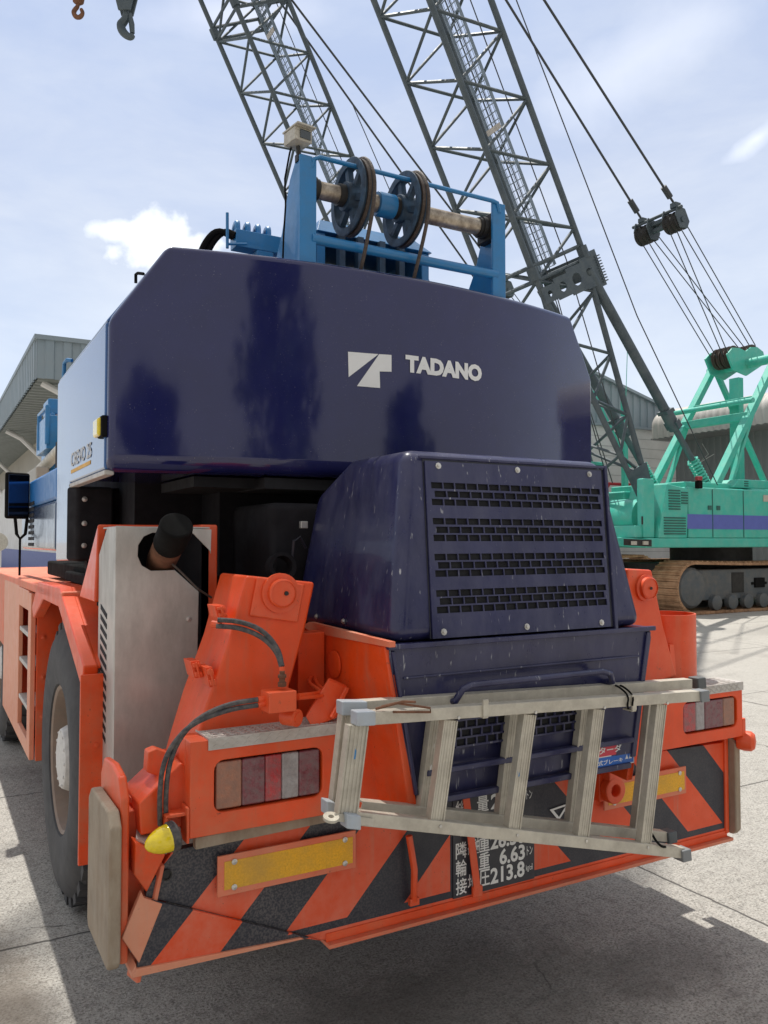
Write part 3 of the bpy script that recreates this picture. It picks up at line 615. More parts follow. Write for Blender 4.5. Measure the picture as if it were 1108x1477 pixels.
# carrier frame and deck
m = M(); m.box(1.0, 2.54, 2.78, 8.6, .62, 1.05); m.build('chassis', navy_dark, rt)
m = M(); m.prism([(.50, 3.62, 1.44), (.50, 8.6, 1.40), (3.04, 8.6, 1.40), (3.04, 3.62, 1.44)], (0, 0, -.05)); m.build('deck', orange_faded, rt, bevel=.01)
m = M(); m.box(.66, 1.5, 3.52, 5.4, 1.446, 1.53); m.box(.62, .66, 3.6, 4.4, 1.45, 1.50); m.build('deck_mat', black_rubber, rt, bevel=.01)
for s in (0, 1):
    X = (lambda x: x) if s == 0 else mir
    dx = .06 if s == 0 else -.06
    # fender with sloping rear
    m = M(); op = [(4.45, 1.445), (3.70, 1.455), (3.08, 1.205), (3.10, 1.115), (3.72, 1.37), (4.25, 1.37), (4.62, 1.25), (4.70, 1.30)]
    m.prism([(X(.50), y, z) for y, z in op], (dx * .9, 0, 0))
    m.prism([(X(.53), 4.45, 1.443), (X(.53), 3.70, 1.453), (X(.53), 3.085, 1.205), (X(.53), 3.085, 1.19), (X(.53), 3.70, 1.435), (X(.53), 4.45, 1.425)], (8.2 * dx, 0, 0))
    fe = m.build('fender', orange, rt, bevel=.012, seg=3)
    m = M(); m.obox((X(.60), 3.062, 1.15), (.05, 0, 0), (0, .012, 0), (0, 0, .03)); m.build('fender_bracket', rust, fe, bevel=.004)
    # side box with steps
    m = M(); x0, x1 = sorted((X(.50), X(.525)))
    m.box(x0, x1, 5.36, 6.40, .49, 1.385); m.box(x0, x1, 4.73, 4.86, .49, 1.37); m.box(x0, x1, 4.8601, 5.3599, 1.27, 1.378); m.box(x0, x1, 4.8601, 5.3599, .49, .57)
    sb = m.build('side_step_box', orange_pale, rt, bevel=.004)
    m = M(); xa, xb = sorted((X(.53), X(.80))); m.box(xa, xb, 4.70, 4.74, .49, 1.37); m.build('inner_panel', orange, sb)
    m = M(); m.box(xa, xb, 6.36, 6.40, .49, 1.37); m.build('inner_panel', orange, sb)
    for z in (1.14, .93, .72):
        m = M(); m.lathe([(0, 0), (.012, 0), (.012, .006), (0, .010)], (X(.56), 4.70, z), (0, -1, 0), 8); m.build('bolt', orange, sb)
    m = M(); xa, xb = sorted((X(.56), X(.90)))
    m.box(min(X(.80), X(.83)), max(X(.80), X(.83)), 4.75, 6.35, .5, 1.36); m.build('back_panel', orange, sb)
    for z in (.72, .94, 1.12):
        m = M(); xa, xb = sorted((X(.505), X(.72))); m.box(xa, xb, 4.87, 5.35, z, z + .025); m.build('step', check, sb, bevel=.004)
    # wheels: two axles
    for yc in (4.12, 7.60):
        c = V((X(.55), yc, .632)); ax = V((1, 0, 0)) if s == 0 else V((-1, 0, 0)); n_ = 72
        prof = [(.335, .04), (.345, .015), (.40, .004), (.50, .0), (.565, .012), (.600, .035), (.628, .065), (.632, .20), (.628, .335), (.600, .365), (.50, .40), (.335, .37)]
        m = M(); lp = []
        for r, h in prof:
            lp.append([c + ax * h + r * V((0, math.cos(2 * math.pi * k / n_), math.sin(2 * math.pi * k / n_))) for k in range(n_)])
        m.loft(lp, False)
        for k in range(30):                        # chunky tread lugs
            for sd_, h0 in ((0, .115), (1, .285)):
                a = 2 * math.pi * (k + .5 * sd_) / 30; d = V((0, math.cos(a), math.sin(a))); t = V((0, -math.sin(a), math.cos(a)))
                tw = .35 if sd_ == 0 else -.35
                m.obox(c + ax * h0 + d * .624, (ax + t * tw) * .075, t * .036, d * .020)
        ty = m.build('wheel', rubber, rt, sm=30)
        m = M(); m.loft([[c + ax * h + r * V((0, math.cos(2 * math.pi * k / 48), math.sin(2 * math.pi * k / 48))) for k in range(48)] for r, h in
                [(.342, .03), (.335, .022), (.320, .03), (.305, .09), (.30, .16), (.20, .24), (.10, .24)]], False); m.build('rim', wheel_m, ty)
        c = c + ax * .075; m = M(); m.lathe([(.20, .16), (.20, .10), (.185, .07), (.15, .05), (.15, -.02), (.135, -.05), (.09, -.06), (0, -.06)], c, ax, 32)
        for k in range(18):
            a = 2 * math.pi * k / 18; d = V((0, math.cos(a), math.sin(a))); m.tube([c + ax * .09 + d * .172, c + ax * .035 + d * .172], .014, 6)
        for k in range(12):
            a = 2 * math.pi * k / 12; d = V((0, math.cos(a), math.sin(a))); m.tube([c + ax * -.02 + d * .138, c + ax * -.055 + d * .12], .010, 6)
        m.build('hub', hub_m, ty, bevel=.004)
        m = M(); m.tube([(CX, yc, .632), c + ax * .2], .10, 12); m.build('axle', grimepl, rt)
    m = M(); xa, xb = sorted((X(.485), X(1.0))); m.box(xa, xb, 3.035, 3.05, .52, 1.18); mg = m.build('mudguard', orange, rt, bevel=.003)
    m = M(); m.lathe([(0, 0), (.010, 0), (.010, .006), (0, .008)], (X(.54), 3.035, .93), (0, -1, 0), 8); m.build('bolt', orange, mg)
# exhaust box with heat shield
m = M(); fp = [(.545, 1.43), (.965, 1.43), (.965, 1.715), (.60, 1.715), (.545, 1.63)]
m.prism([(.548, 3.16, 1.425), (.965, 3.16, 1.43), (.965, 3.16, 1.712), (.556, 3.16, 1.712)], [(.535, 3.42, 1.43), (.965, 3.42, 1.43), (.965, 3.42, 1.712), (.66, 3.42, 1.712)])
m.v[-4] = V((.535, 3.42, 1.43)); m.box(.895, .965, 3.0, 3.16, 1.19, 1.712)
eb = m.build('exhaust_box', orange_clean, rt, bevel=.008)
m = M(); m.box(.60, 1.0, 3.17, 3.40, 1.395, 1.42); m.build('box_base', black_rubber, eb)
m = M()
# heat shield with oval opening near the top: front skin, side skin
z1 = lambda x, y: P(x / 2.638, 700 + y / 2.638, Y=2.85)
skin = [z1(*q) for q in [(806, 168), (803, 262), (798, 248), (735, 184), (580, 181), (548, 195), (527, 228), (525, 270), (540, 305), (575, 325), (665, 322), (757, 405), (752, 650)]]
skin = [V((.562, 2.85, .55)), V((.562, 2.85, 1.702))] + skin + [V((.845, 2.85, .55))]
m.prism(skin, (0, .006, 0)); m.prism([z1(757, 408), z1(752, 650), V((.845, 2.85, .55)), V((.845, 3.1, .55)), z1(752, 650) + V((0, .25, 0)), z1(757, 408) + V((0, .25, 0))], (-.004, .006, 0))
m.prism([(.562, 2.856, 1.70), (.562, 3.00, 1.70), (.562, 3.15, 1.60), (.562, 3.15, .55), (.562, 2.856, .55)], (.005, 0, 0))
m.box(.567, .889, 2.857, 3.10, 1.694, 1.700)
hs = m.build('heat_shield', stainless, rt, bevel=.003)
m = M(); m.box(.58, .93, 3.0, 3.14, .6, 1.69); m.build('silencer', black, hs)
m = M()
for k in range(13):
    z = .945 + .036 * k
    m.prism([(.5605, 2.985, z), (.5605, 3.10, z + .028), (.5605, 3.10, z + .046), (.5605, 2.985, z + .018)], (.001, 0, 0))
m.build('louvre', black, hs, sm=0)
for px, py in ((272, 893),):
    m = M(); p = P(px, py, Y=2.85); m.lathe([(0, 0), (.009, 0), (.009, .004), (0, .006)], p, (0, -1, 0), 10); m.build('rivet', bolt_m, hs)
pe = P(251, 770, Y=2.70)
p0 = P(234, 806, Y=2.92)
m = M(); m.tube([p0 + V((0, .10, -.09)), p0 + V((0, .04, -.04)), p0, p0.lerp(pe, .5), p0.lerp(pe, .8)], [.050, .050, .052, .052, .050], 20); ep = m.build('exhaust_pipe', rust, rt)
dd = (pe - p0).normalized()
m = M(); m.tube([p0.lerp(pe, .62), pe + dd * .02, pe + dd * .05 + V((0, 0, .012))], [.055, .056, .054], 24); rb = m.build('rubber_end', black_rubber, ep, bevel=.008, seg=3)
m = M(); m.tube([P(236, 802, Y=2.84), P(258, 822, Y=2.82), P(286, 850, Y=2.80), P(305, 862, Y=2.84)], .004, 6); m.build('stay_wire', rope_m, ep)

# outriggers at the rear
def prismY(m, pxs, Y, Yb, shift=0.0):
    f_ = [P(x, y, Y=Y) for x, y in pxs]; m.prism(f_, [p + V((shift, Yb - Y, 0)) for p in f_])
m = M(); prismY(m, [(356, 830), (455, 840), (441, 906), (410, 1020), (392, 1120), (262, 1140), (279, 1079), (298, 1015), (330, 925)], 2.40, 2.66)
ol = m.build('outrigger_beam', orange, rt, bevel=.010, seg=3)
bc = P(402, 855, Y=2.40)
m = M(); m.obox(bc + V((-.006, -.005, -.022)), (.080, 0, -.014), (0, .006, 0), (.012, 0, .060)); m.build('pivot_plate', orange_clean, ol, bevel=.012, seg=3)
m = M(); m.lathe([(.062, 0), (.062, .012), (.045, .014), (.045, .03), (.040, .034), (.040, .030), (.0, .030)], bc + V((0, -.008, 0)), (0, -1, 0), 28); m.build('pivot_boss', orange_clean, ol)
m = M(); m.lathe([(0, 0), (.007, 0), (.007, .003), (0, .003)], bc + V((.01, -.039, 0)), (0, -1, 0), 12); m.build('grease_nipple', grimepl, ol)
def lug(px, py, Y, w=.03, h=.05, parent=ol, name='hose_bracket'):
    c = P(px, py, Y=Y); t_ = V((-h * .25, 0, h)); m = M(); m.obox(c + V((0, .03, 0)), (w, 0, 0), (0, .04, 0), t_); m.obox(c + V((0, -.012, 0)) + t_ * .55, (w * .8, 0, 0), (0, .010, 0), t_ * .25)
    m.obox(c + V((0, -.012, 0)) - t_ * .5, (w * .8, 0, 0), (0, .010, 0), t_ * .3); m.tube([c + V((0, -.02, 0)) - t_ * .9, c + V((0, -.02, 0)) + t_ * .9], w * .3, 8); m.build(name, orange, parent, bevel=.003)
lug(318, 882, 2.44, .016, .019); lug(283, 965, 2.47, .014, .026); lug(303, 976, 2.42, .011, .030)
m = M(); prismY(m, [(905, 820), (941, 822), (957, 900), (977, 975), (930, 990), (905, 990)], 2.40, 2.66)
orr = m.build('outrigger_beam', orange_clean, rt, bevel=.010, seg=3)
bc = P(930, 848, Y=2.40)
m = M(); m.lathe([(.055, 0), (.055, .010), (.045, .014), (.045, .03), (.040, .034), (.040, .030), (.0, .030)], bc, (0, -1, 0), 28); m.build('pivot_boss', orange_clean, orr)
m = M(); m.lathe([(0, 0), (.006, 0), (.006, .003), (0, .003)], bc + V((0, -.034, 0)), (0, -1, 0), 12); m.build('grease_nipple', grimepl, orr)
m = M(); prismY(m, [(966, 930), (972, 930), (976, 975), (969, 975)], 2.42, 2.44); m.build('hinge', orange_clean, orr)
# open orange drum on the right
m = M(); c = V((2.845, 2.54, 0)); n_ = 32
m.loft([[c + V((r * math.cos(2 * math.pi * k / n_), r * math.sin(2 * math.pi * k / n_), z)) for k in range(n_)] for r, z in [(.125, .95), (.125, 1.335), (.118, 1.335), (.118, .98)]], True)
m.build('round_bin', orange_clean, rt, sm=50)
# rear frame around the hood
m = M(); m.prism([(1.205, 2.145, 1.335), (1.205, 2.78, 1.345), (1.205, 2.78, .80), (1.30, 2.145, .79)], (.03, 0, 0)); m.prism([(2.335, 2.16, 1.33), (2.335, 2.78, 1.34), (2.335, 2.78, .80), (2.24, 2.16, .79)], (-.03, 0, 0))
m.box(1.10, 1.20, 2.55, 2.62, .85, 1.34); m.box(1.02, 2.52, 2.72, 2.80, .8, 1.34)
m.box(1.205, 2.33, 2.16, 2.9, 1.325, 1.335)
rf = m.build('rear_frame', orange, rt, bevel=.006)
sp = lambda px, py, X_=1.2: P(px, py, X=X_)
m = M(); m.prism([sp(436, 903), sp(446, 897), sp(562, 926), sp(562, 934), sp(470, 916), sp(455, 915)], (.02, 0, 0)); m.build('frame_rim', orange_faded, rf)
m = M(); c = sp(483, 958, 1.2); m.lathe([(.045, 0), (.045, .004), (.036, .007), (0, .004)], c, (-1, 0, 0), 24); m.build('frame_disc', orange, rf)
m = M(); c = sp(452, 992, 1.195)
m.holed(c, (0, -1, 0), (0, 0, 1), (-1, 0, 0), (-.075, .075, -.10, .085), (-.05, .05, -.09, .06, .03), .012); m.build('port_frame', orange, rf, bevel=.004)
m = M(); m.obox(c + V((.002, 0, -.01)), (.003, 0, 0), (0, .07, 0), (0, 0, .085)); m.build('port_hole', black, rf)
m = M(); m.prism([P(474, 980, Y=2.36), P(501, 992, Y=2.36), P(486, 1036, Y=2.31), P(450, 1050, Y=2.31), P(441, 1034, Y=2.31)], (.01, .02, .004)); m.prism([P(497, 990, Y=2.355), P(503, 992, Y=2.355), P(480, 1036, Y=2.305), P(474, 1034, Y=2.305)], (0, -.012, 0)); m.build('side_gusset', orange_clean, rf, bevel=.004)
# engine hood
def hw(z): return .53 - (z - 1.337) / .61 * .102
prof = [(2.15, 1.34), (2.25, 1.947), (2.66, 1.947), (2.90, 1.83), (2.95, 1.34)]
m = M(); m.prism([(CX - hw(z), y, z) for y, z in prof], [(CX + hw(z), y, z) for y, z in prof]); hood = m.build('engine_hood', navy_dusty, rt, bevel=.045, seg=5)
HP = V((CX, 2.15, 1.34)); hn = V((0, -.607, .10)).normalized()     # rear face plane
hv = V((0, .10, .607)).normalized(); hu = V((1, 0, 0))
def onh(px, py, off=.0):
    return P(px, py, pl=(HP + hn * off, hn))
z3 = lambda x, y: (400 + x / 1.9786, 620 + y / 1.9786)
def uv(p, O): d = p - O; return d.dot(hu), d.dot(hv)
OFF = .004
TL, TR, BR, BL = [onh(*z3(*q), OFF) for q in ((419, 90), (921, 116), (951, 572), (441, 585))]
Wp = .5 * ((TR - TL).length + (BR - BL).length); Ot = V((.5 * (TL.x + BL.x), 0, 0)); 
O = HP + hn * OFF; zt = .5 * (uv(TL, O)[1] + uv(TR, O)[1]); zb = .5 * (uv(BL, O)[1] + uv(BR, O)[1])
def quad(m, xt0, xt1, xb0, xb1, v0, v1, t=.005, off=0.):
    p = [O + hn * off + hu * (xt0 - CX) + hv * v1, O + hn * off + hu * (xt1 - CX) + hv * v1, O + hn * off + hu * (xb1 - CX) + hv * v0, O + hn * off + hu * (xb0 - CX) + hv * v0]
    m.prism(p, list(reversed([q + hn * t for q in p])) if False else [q + hn * t for q in p])
def le(v): k = (v - zb) / (zt - zb); return BL.x + (TL.x - BL.x) * k
def re(v): k = (v - zb) / (zt - zb); return BR.x + (TR.x - BR.x) * k
# rows of slots (v positions from the photo)
rows = []
for yl, yr in ((158, 178), (184, 198), (206, 220), (260, 269), (283, 292), (307, 312), (360, 362), (384, 383), (408, 403), (462, 456), (487, 475), (513, 495)):
    rows.append(.5 * (uv(onh(*z3(445, yl), OFF), O)[1] + uv(onh(*z3(905, yr), OFF), O)[1]))
sh_ = .0105
m = M(); cur = zt
segs = []
for i, v_ in enumerate(rows):
    top = v_ + sh_; bot = v_ - sh_
    if cur - top > .0005: segs.append(('s', cur, top))
    segs.append(('r', top, bot, i)); cur = bot
segs.append(('s', cur, zb))
for sg in segs:
    if sg[0] == 's': quad(m, le(sg[1]), re(sg[1]), le(sg[2]), re(sg[2]), sg[2], sg[1])
    else:
        vm = .5 * (sg[1] + sg[2]); a, b = le(vm), re(vm); n_ = 16; off = (sg[3] % 3 == 1)
        mg_ = .020 + (.012 if off else 0); mr_ = .012 + (.010 if off else 0); k_ = n_ - (1 if off else 0)
        pit = (b - a - mg_ - mr_) / k_; web = .0045
        quad(m, a, a + mg_, a, a + mg_, sg[2], sg[1]); quad(m, b - mr_, b, b - mr_, b, sg[2], sg[1])
        for k in range(1, k_): x = a + mg_ + k * pit; quad(m, x - web / 2, x + web / 2, x - web / 2, x + web / 2, sg[2], sg[1])
gp = m.build('grille_panel', navy_dusty, hood, sm=0)
m = M(); quad(m, le(zt) + .012, re(zt) - .008, le(zb) + .012, re(zb) - .008, zb + .012, zt - .03, .001, -.0032); m.build('grille_backing', black, hood, sm=0)
m = M()
for a0, a1, b0, b1, v0, v1 in ((re(zt) + .001, re(zt) + .017, re(zb) + .001, re(zb) + .017, zb, zt + .004), ):
    quad(m, a0, a1, b0, b1, v0, v1, .001, -.0035)
quad(m, le(zt) - .004, re(zt) + .017, le(zt) - .004, re(zt) + .017, zt + .0005, zt + .007, .001, -.0035); quad(m, le(zt) - .005, le(zt) - .001, le(zb) - .005, le(zb) - .001, zb, zt, .001, -.0035)
m.build('panel_gap', plate_black, hood, sm=0)
m = M(); quad(m, re(zt) + .018, re(zt) + .032, re(zb) + .018, re(zb) + .032, zb - .02, zt + .02, .012, -.004); quad(m, le(zt) - .02, re(zt) + .032, le(zt) - .02, re(zt) + .032, zt + .008, zt + .018, .010, -.004); m.build('panel_rim', navy_dusty, hood, bevel=.003)
for q in ((459, 103), (685, 115), (890, 127), (475, 577), (712, 562), (925, 550)):
    p = onh(*z3(*q), OFF + .005); m = M(); m.lathe([(.011, 0), (.011, .003), (.006, .003), (.006, .008), (0, .009)], p, hn, 8); m.build('bolt', bolt_m, hood)
for px, py in ((459, 889), (498, 896)):
    p = P(px, py, X=CX - .53 + .012); m = M(); m.lathe([(.010, 0), (.010, .003), (.006, .003), (.006, .007), (0, .008)], p + V((-.006, 0, 0)), (-1, 0, 0), 8); m.build('bolt', bolt_m, hood)
# dark engine bay cover in front of the hood
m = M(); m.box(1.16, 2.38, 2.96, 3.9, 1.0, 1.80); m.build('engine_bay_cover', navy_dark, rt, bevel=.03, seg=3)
m = M(); m.tube([P(421, 815, Y=2.9), P(424, 780, Y=2.88), P(433, 775, Y=2.88), P(441, 790, Y=2.9)], .006, 8); m.build('bonnet_handle', plate_black, rt)
m = M(); c = P(438, 757, Y=2.9); m.obox(c, (.015, 0, 0), (0, .01, 0), (0, 0, .014)); m.build('latch', bolt_m, rt, bevel=.003)
m = M(); c = P(405, 818, Y=2.9); m.ring(c, (0, -1, .2), .04, .055, .05, 20); m.build('pipe_end', navy_dark, rt)
# lower housing under the hood
def lw(z): return .557 - (1.338 - z) / .5 * .106
m = M(); pz = [1.338, 1.30, .90, .84]; yy = {1.338: 2.14, 1.30: 2.15, .90: 2.15, .84: 2.19}
m.prism([(CX - lw(z), yy[z], z) for z in pz] + [(CX + lw(z), yy[z], z) for z in reversed(pz)], [(CX - lw(z), 2.8, z) for z in pz] + [(CX + lw(z), 2.8, z) for z in reversed(pz)])
lh = m.build('lower_hood', navy_dusty, rt, bevel=.01, seg=3)
m = M(); m.obox((CX, 2.135, 1.333), (.560, 0, 0), (0, .01, 0), (0, 0, .008)); m.obox((CX, 2.146, 1.235), (.50, 0, 0), (0, .004, 0), (0, 0, .004))
m.prism([(CX + .545, 2.135, 1.32), (CX + .525, 2.135, 1.32), (CX + .44, 2.135, .88), (CX + .462, 2.135, .88)], (0, .02, 0)); m.prism([(CX - .545, 2.135, 1.32), (CX - .532, 2.135, 1.32), (CX - .45, 2.135, .88), (CX - .462, 2.135, .88)], (0, .02, 0)); m.build('hood_rim', navy_dusty, lh, bevel=.003)
m = M(); m.tube([(1.425, 2.145, 1.15), (1.43, 2.10, 1.16), (1.45, 2.09, 1.195), (1.48, 2.09, 1.205), (2.03, 2.09, 1.205), (2.065, 2.09, 1.195), (2.085, 2.10, 1.165), (2.09, 2.145, 1.155)], .011, 10); m.build('grab_bar', navy_dusty, lh)
g0, g1, gz0, gz1 = 1.46, 1.985, 1.005, 1.115
m = M()
for k in range(5): z = gz0 + (gz1 - gz0) * k / 4; m.box(g0, g1, 2.142, 2.149, z - .003, z + .003)
for r in range(4):
    for k in range(13 + 1):
        x = g0 + (g1 - g0) * (k + (.5 if r % 2 else 0)) / 13
        if x <= g1: m.box(x - .003, x + .003, 2.1425, 2.1488, gz0 + (gz1 - gz0) * r / 4 + .0031, gz0 + (gz1 - gz0) * (r + 1) / 4 - .0031)
m.build('lower_grille', navy_dusty, lh, sm=0)
m = M(); m.box(g0, g1, 2.1492, 2.1498, gz0, gz1); m.build('grille_backing', black, lh, sm=0)
m = M(); m.box(1.34, 2.21, 2.12, 2.15, .935, .955); m.build('hood_ledge', navy_dusty, lh, bevel=.006)
m = M(); m.box(1.33, 2.21, 2.135, 2.16, .842, .862); m.build('hood_lip', navy_dusty, lh, bevel=.004)
# red and blue sticker
s0 = P(826, 1116, Y=2.147); s1 = P(914, 1062, Y=2.147)
m = M(); m.box(s0.x, s1.x, 2.1455, 2.1475, s0.z, s1.z - .005); st = m.build('sticker', white_p, lh, sm=0)
sw = s1.x - s0.x; shh = s1.z - .005 - s0.z
m = M(); m.box(s0.x + .004, s1.x - .004, 2.1445, 2.1455, s0.z + shh * .46, s0.z + shh * .96); m.mi = 1; m.box(s0.x + .004, s1.x - .004, 2.1445, 2.1455, s0.z + shh * .05, s0.z + shh * .42)
m.build('sticker_print', [sticker_red, sticker_blue], lh, sm=0)
lettering('sticker_lettering', 'リターダ〆', (s0.x + sw * .30, 2.1445, s0.z + shh * .56), (1, 0, 0), (0, 0, 1), (0, -1, 0), sw * .60, shh * .28, white_p, lh, bold=.02)
lettering('sticker_lettering', '永久磁石式ブレーキ', (s0.x + sw * .06, 2.1445, s0.z + shh * .12), (1, 0, 0), (0, 0, 1), (0, -1, 0), sw * .74, shh * .20, white_p, lh, bold=.015)
m = M(); c = V((s0.x + sw * .90, 2.144, s0.z + shh * .55)); m.prism([c + V((.014 * math.cos(k * .628), 0, .011 * math.sin(k * .628))) for k in range(10)], (0, .0006, 0)); m.prism([c + V((-.016, 0, -.03)), c + V((-.002, 0, -.03)), c + V((-.008, 0, -.014))], (0, .0006, 0)); m.prism([c + V((.002, 0, -.03)), c + V((.016, 0, -.03)), c + V((.008, 0, -.014))], (0, .0006, 0)); m.build('sticker_mark', [white_p], lh, sm=0)

# bumper board
m = M()
z2 = lambda x, y, Y_=2.37: P(100 + x / 2.638, 1000 + y / 2.638, Y=Y_)
left_pts = [z2(290, 775), z2(296, 745), z2(392, 600), z2(640, 545)]
pts = [(p.x, p.z) for p in left_pts] + [(.98, .80), (1.20, .80), (1.32, .84), (2.22, .83), (2.6, .80), (3.00, .79), (3.02, .60), (3.01, .392), (1.15, .392), (1.11, .40)]
m.prism([(x, 2.37, z) for x, z in pts], (0, .03, 0)); bp_ = m.build('bumper_board', hazard, rt, bevel=.003)
m = M(); m.prism([z2(284, 780, 2.352), z2(962, 942, 2.352), z2(880, 932, 2.352), z2(258, 1050, 2.352)], (0, .012, 0)); m.build('corner_plate', hazard, bp_, bevel=.002)
m = M(); m.prism([P(x, y, Y=2.350) for x, y in ((204, 1286), (208, 1295), (235, 1304), (201, 1390), (190, 1374), (176, 1354))], (0, .02, 0)); m.build('end_rib', orange_pale, bp_, bevel=.003)
m = M(); m.prism([z2(255, 1050, 2.345), z2(880, 931, 2.345), z2(895, 936, 2.345), z2(237, 1086, 2.345)], (0, .05, .004)); m.prism([z2(186, 975, 2.46), z2(226, 985, 2.42), z2(256, 1050, 2.348), z2(237, 1086, 2.345)], (0, .005, .012)); m.build('lower_flange', orange_pale, bp_, bevel=.002)
m = M(); m.prism([(1.12, 2.345, .378), (3.02, 2.345, .378), (3.02, 2.50, .378), (1.12, 2.5, .378)], (0, 0, .013)); m.build('bumper_lip', orange_faded, bp_, bevel=.003)
m = M(); m.box(1.12, 3.005, 2.366, 2.3695, .392, .418); m.build('lip_face', orange, bp_)
m = M(); m.prism([(.52, 2.42, .42), (.535, 2.36, .42), (.60, 2.36, .73), (.575, 2.42, .76)], (.012, 0, 0)); m.build('end_rib', orange_faded, bp_, bevel=.003)
# reflectors
for q, nm in (((314, 1233, 515, 1200, 512, 1252, 314, 1295), 'l'), ((872, 1128, 990, 1105, 990, 1143, 872, 1171), 'r')):
    pp = [P(q[i], q[i + 1], Y=2.345) for i in (0, 2, 4, 6)]
    x0 = .5 * (pp[0].x + pp[3].x); x1 = .5 * (pp[1].x + pp[2].x); z1 = .5 * (pp[0].z + pp[1].z); z0 = .5 * (pp[2].z + pp[3].z)
    m = M(); m.box(x0, x1, 2.345, 2.353, z0, z1); rp = m.build('reflector', orange_faded, rt, bevel=.002)
    m = M(); m.box(x0 + .02, x1 - .012, 2.3435, 2.345, z0 + .018, z1 - .018); m.build('reflective_sheet', yellow_r, rp, sm=0)
    for x in (x0 + .05, x1 - .04):
        for z in (z0 + .022, z1 - .022):
            m = M(); m.lathe([(.009, 0), (.009, .002), (0, .005)], (x, 2.343, z), (0, -1, 0), 8); m.build('bolt', bolt_m, rp)
# data plate with white writing
m = M(); m.box(1.600, 1.955, 2.366, 2.3695, .425, .83); dp = m.build('data_plate', plate_black, rt, sm=0)
def tx(body, x, z, w, h, b=.012): lettering('lettering', body, (x, 2.366, z), (1, 0, 0), (0, 0, 1), (0, -1, 0), w, h, white_p, dp, bold=b)
zr = [.765, .702, .632, .562, .502, .442]
tx('幅', 1.700, zr[0], .050, .054); tx('量', 1.700, zr[1], .050, .054); tx('総', 1.610, zr[1], .045, .052)
tx('車', 1.610, zr[2], .045, .054); tx('隣', 1.610, zr[3] - .006, .046, .056); tx('輪', 1.610, zr[4] - .006, .046, .056); tx('接', 1.610, zr[5] - .008, .046, .056)
tx('接', 1.660, zr[3], .022, .054); tx('軸', 1.681, zr[3], .030, .056); tx('重', 1.710, zr[3], .044, .058); tx('重', 1.708, zr[4], .046, .058); tx('圧', 1.708, zr[5], .046, .058); tx('地', 1.660, zr[5], .040, .054)
tx('25.3', 1.760, zr[1], .14, .054, .03); tx('26.56', 1.757, zr[3], .155, .056, .03); tx('6.63', 1.797, zr[4], .114, .056, .03); tx('213.8', 1.757, zr[5], .152, .056, .03)
for z in (zr[1], zr[3], zr[4]): tx('トン', 1.920, z + .012, .026, .032)
tx('㎏/㎠', 1.916, zr[5] + .012, .030, .028); tx('ミリ', 1.920, zr[0] + .01, .026, .030)
m = M(); m.bar((1.635, 2.345, .80), (1.686, 2.345, .445), .028, .006, (0, -1, 0)); m.obox((1.688, 2.35, .440), (.02, 0, 0), (0, .006, 0), (0, 0, .018)); m.build('hanging_strap', orange_clean, rt, bevel=.002, label='narrow orange strap hanging over the white writing')
m = M(); q0 = P(590, 1205, Y=2.345); q1 = P(597, 1300, Y=2.345); m.tube([q0, (q0 + q1) / 2 + V((.004, -.012, 0)), q1], .012, 8); m.obox(q1, (.018, 0, 0), (0, .008, 0), (0, 0, .012)); m.build('hanging_strap', orange_clean, rt, bevel=.002)
# white edged triangle
tr = [P(793, 1168, Y=2.364), P(822, 1158, Y=2.364), P(806, 1184, Y=2.364)]; ce = (tr[0] + tr[1] + tr[2]) / 3
m = M()
for i in range(3): a, b = tr[i], tr[(i + 1) % 3]; m._a([a, b, ce.lerp(b, .6), ce.lerp(a, .6)], [(0, 1, 2, 3)])
m.build('triangle_mark', white_p, bp_, sm=0)
# towing eye
c = P(884, 1139, Y=2.30); m = M(); m.ring(c, (0, -1, 0), .022, .050, .035, 28); m.box(c.x - .03, c.x + .045, 2.285, 2.37, c.z + .035, c.z + .085); m.box(c.x - .0501, c.x + .0501, 2.318, 2.37, c.z - .045, c.z + .06); m.build('towing_eye', orange_clean, rt, bevel=.005)
# tail lamp housings
def housing(x0, x1, z0, z1, lx0, lx1, lz0, lz1, cols, strip, left):
    m = M(); m.holed((0, 2.30, 0), (1, 0, 0), (0, 0, 1), (0, 1, 0), (x0, x1, z0, z1), (lx0, lx1, lz0, lz1, .028), .05)
    m.box(x0, x1, 2.351, 2.42, z0 + .001, z1 - .001); h = m.build('tail_lamp_housing', orange, rt, bevel=.004)
    m = M(); w = lx1 - lx0 - .012; x = lx0 + .006
    for k, (fr, mi) in enumerate(cols):
        m.mi = mi; m.box(x + .0001, x + w * fr - .0001, 2.306 + .0005 * (k % 2), 2.335, lz0 + .006, lz1 - .006); x += w * fr
    m.build('tail_lamp', [brown_lens, darkred_lens, red_lens, clear_lens], h, bevel=.006, seg=3)
    m = M(); m.box(lx0 + .001, lx1 - .001, 2.336, 2.3505, lz0 + .001, lz1 - .001); m.build('lamp_bucket', black, h)
    m = M(); m.box(strip[0], strip[1], 2.296, 2.425, z1 + .0005, z1 + .006); m.box(strip[0], strip[1], 2.294, 2.2985, z1 - .028, z1 + .006)
    k = strip[0] + .01; i = 0
    while k < strip[1] - .02:
        for yy_ in (2.31, 2.335, 2.36, 2.385, 2.41):
            dx = .004 if (i % 2) else -.004; m.obox((k, yy_, z1 + .0072), (.006, dx, 0), (-dx * .4, .002, 0), (0, 0, .0012))
        m.obox((k, 2.2932, z1 - .004), (.006, 0, .004 if i % 2 else -.004), (0, .001, 0), (-.001, 0, .002)); m.obox((k + .007, 2.2932, z1 - .018), (.006, 0, -.004 if i % 2 else .004), (0, .001, 0), (-.001, 0, .002))
        k += .016; i += 1
    m.build('checker_plate', check, h, sm=0)
    return h
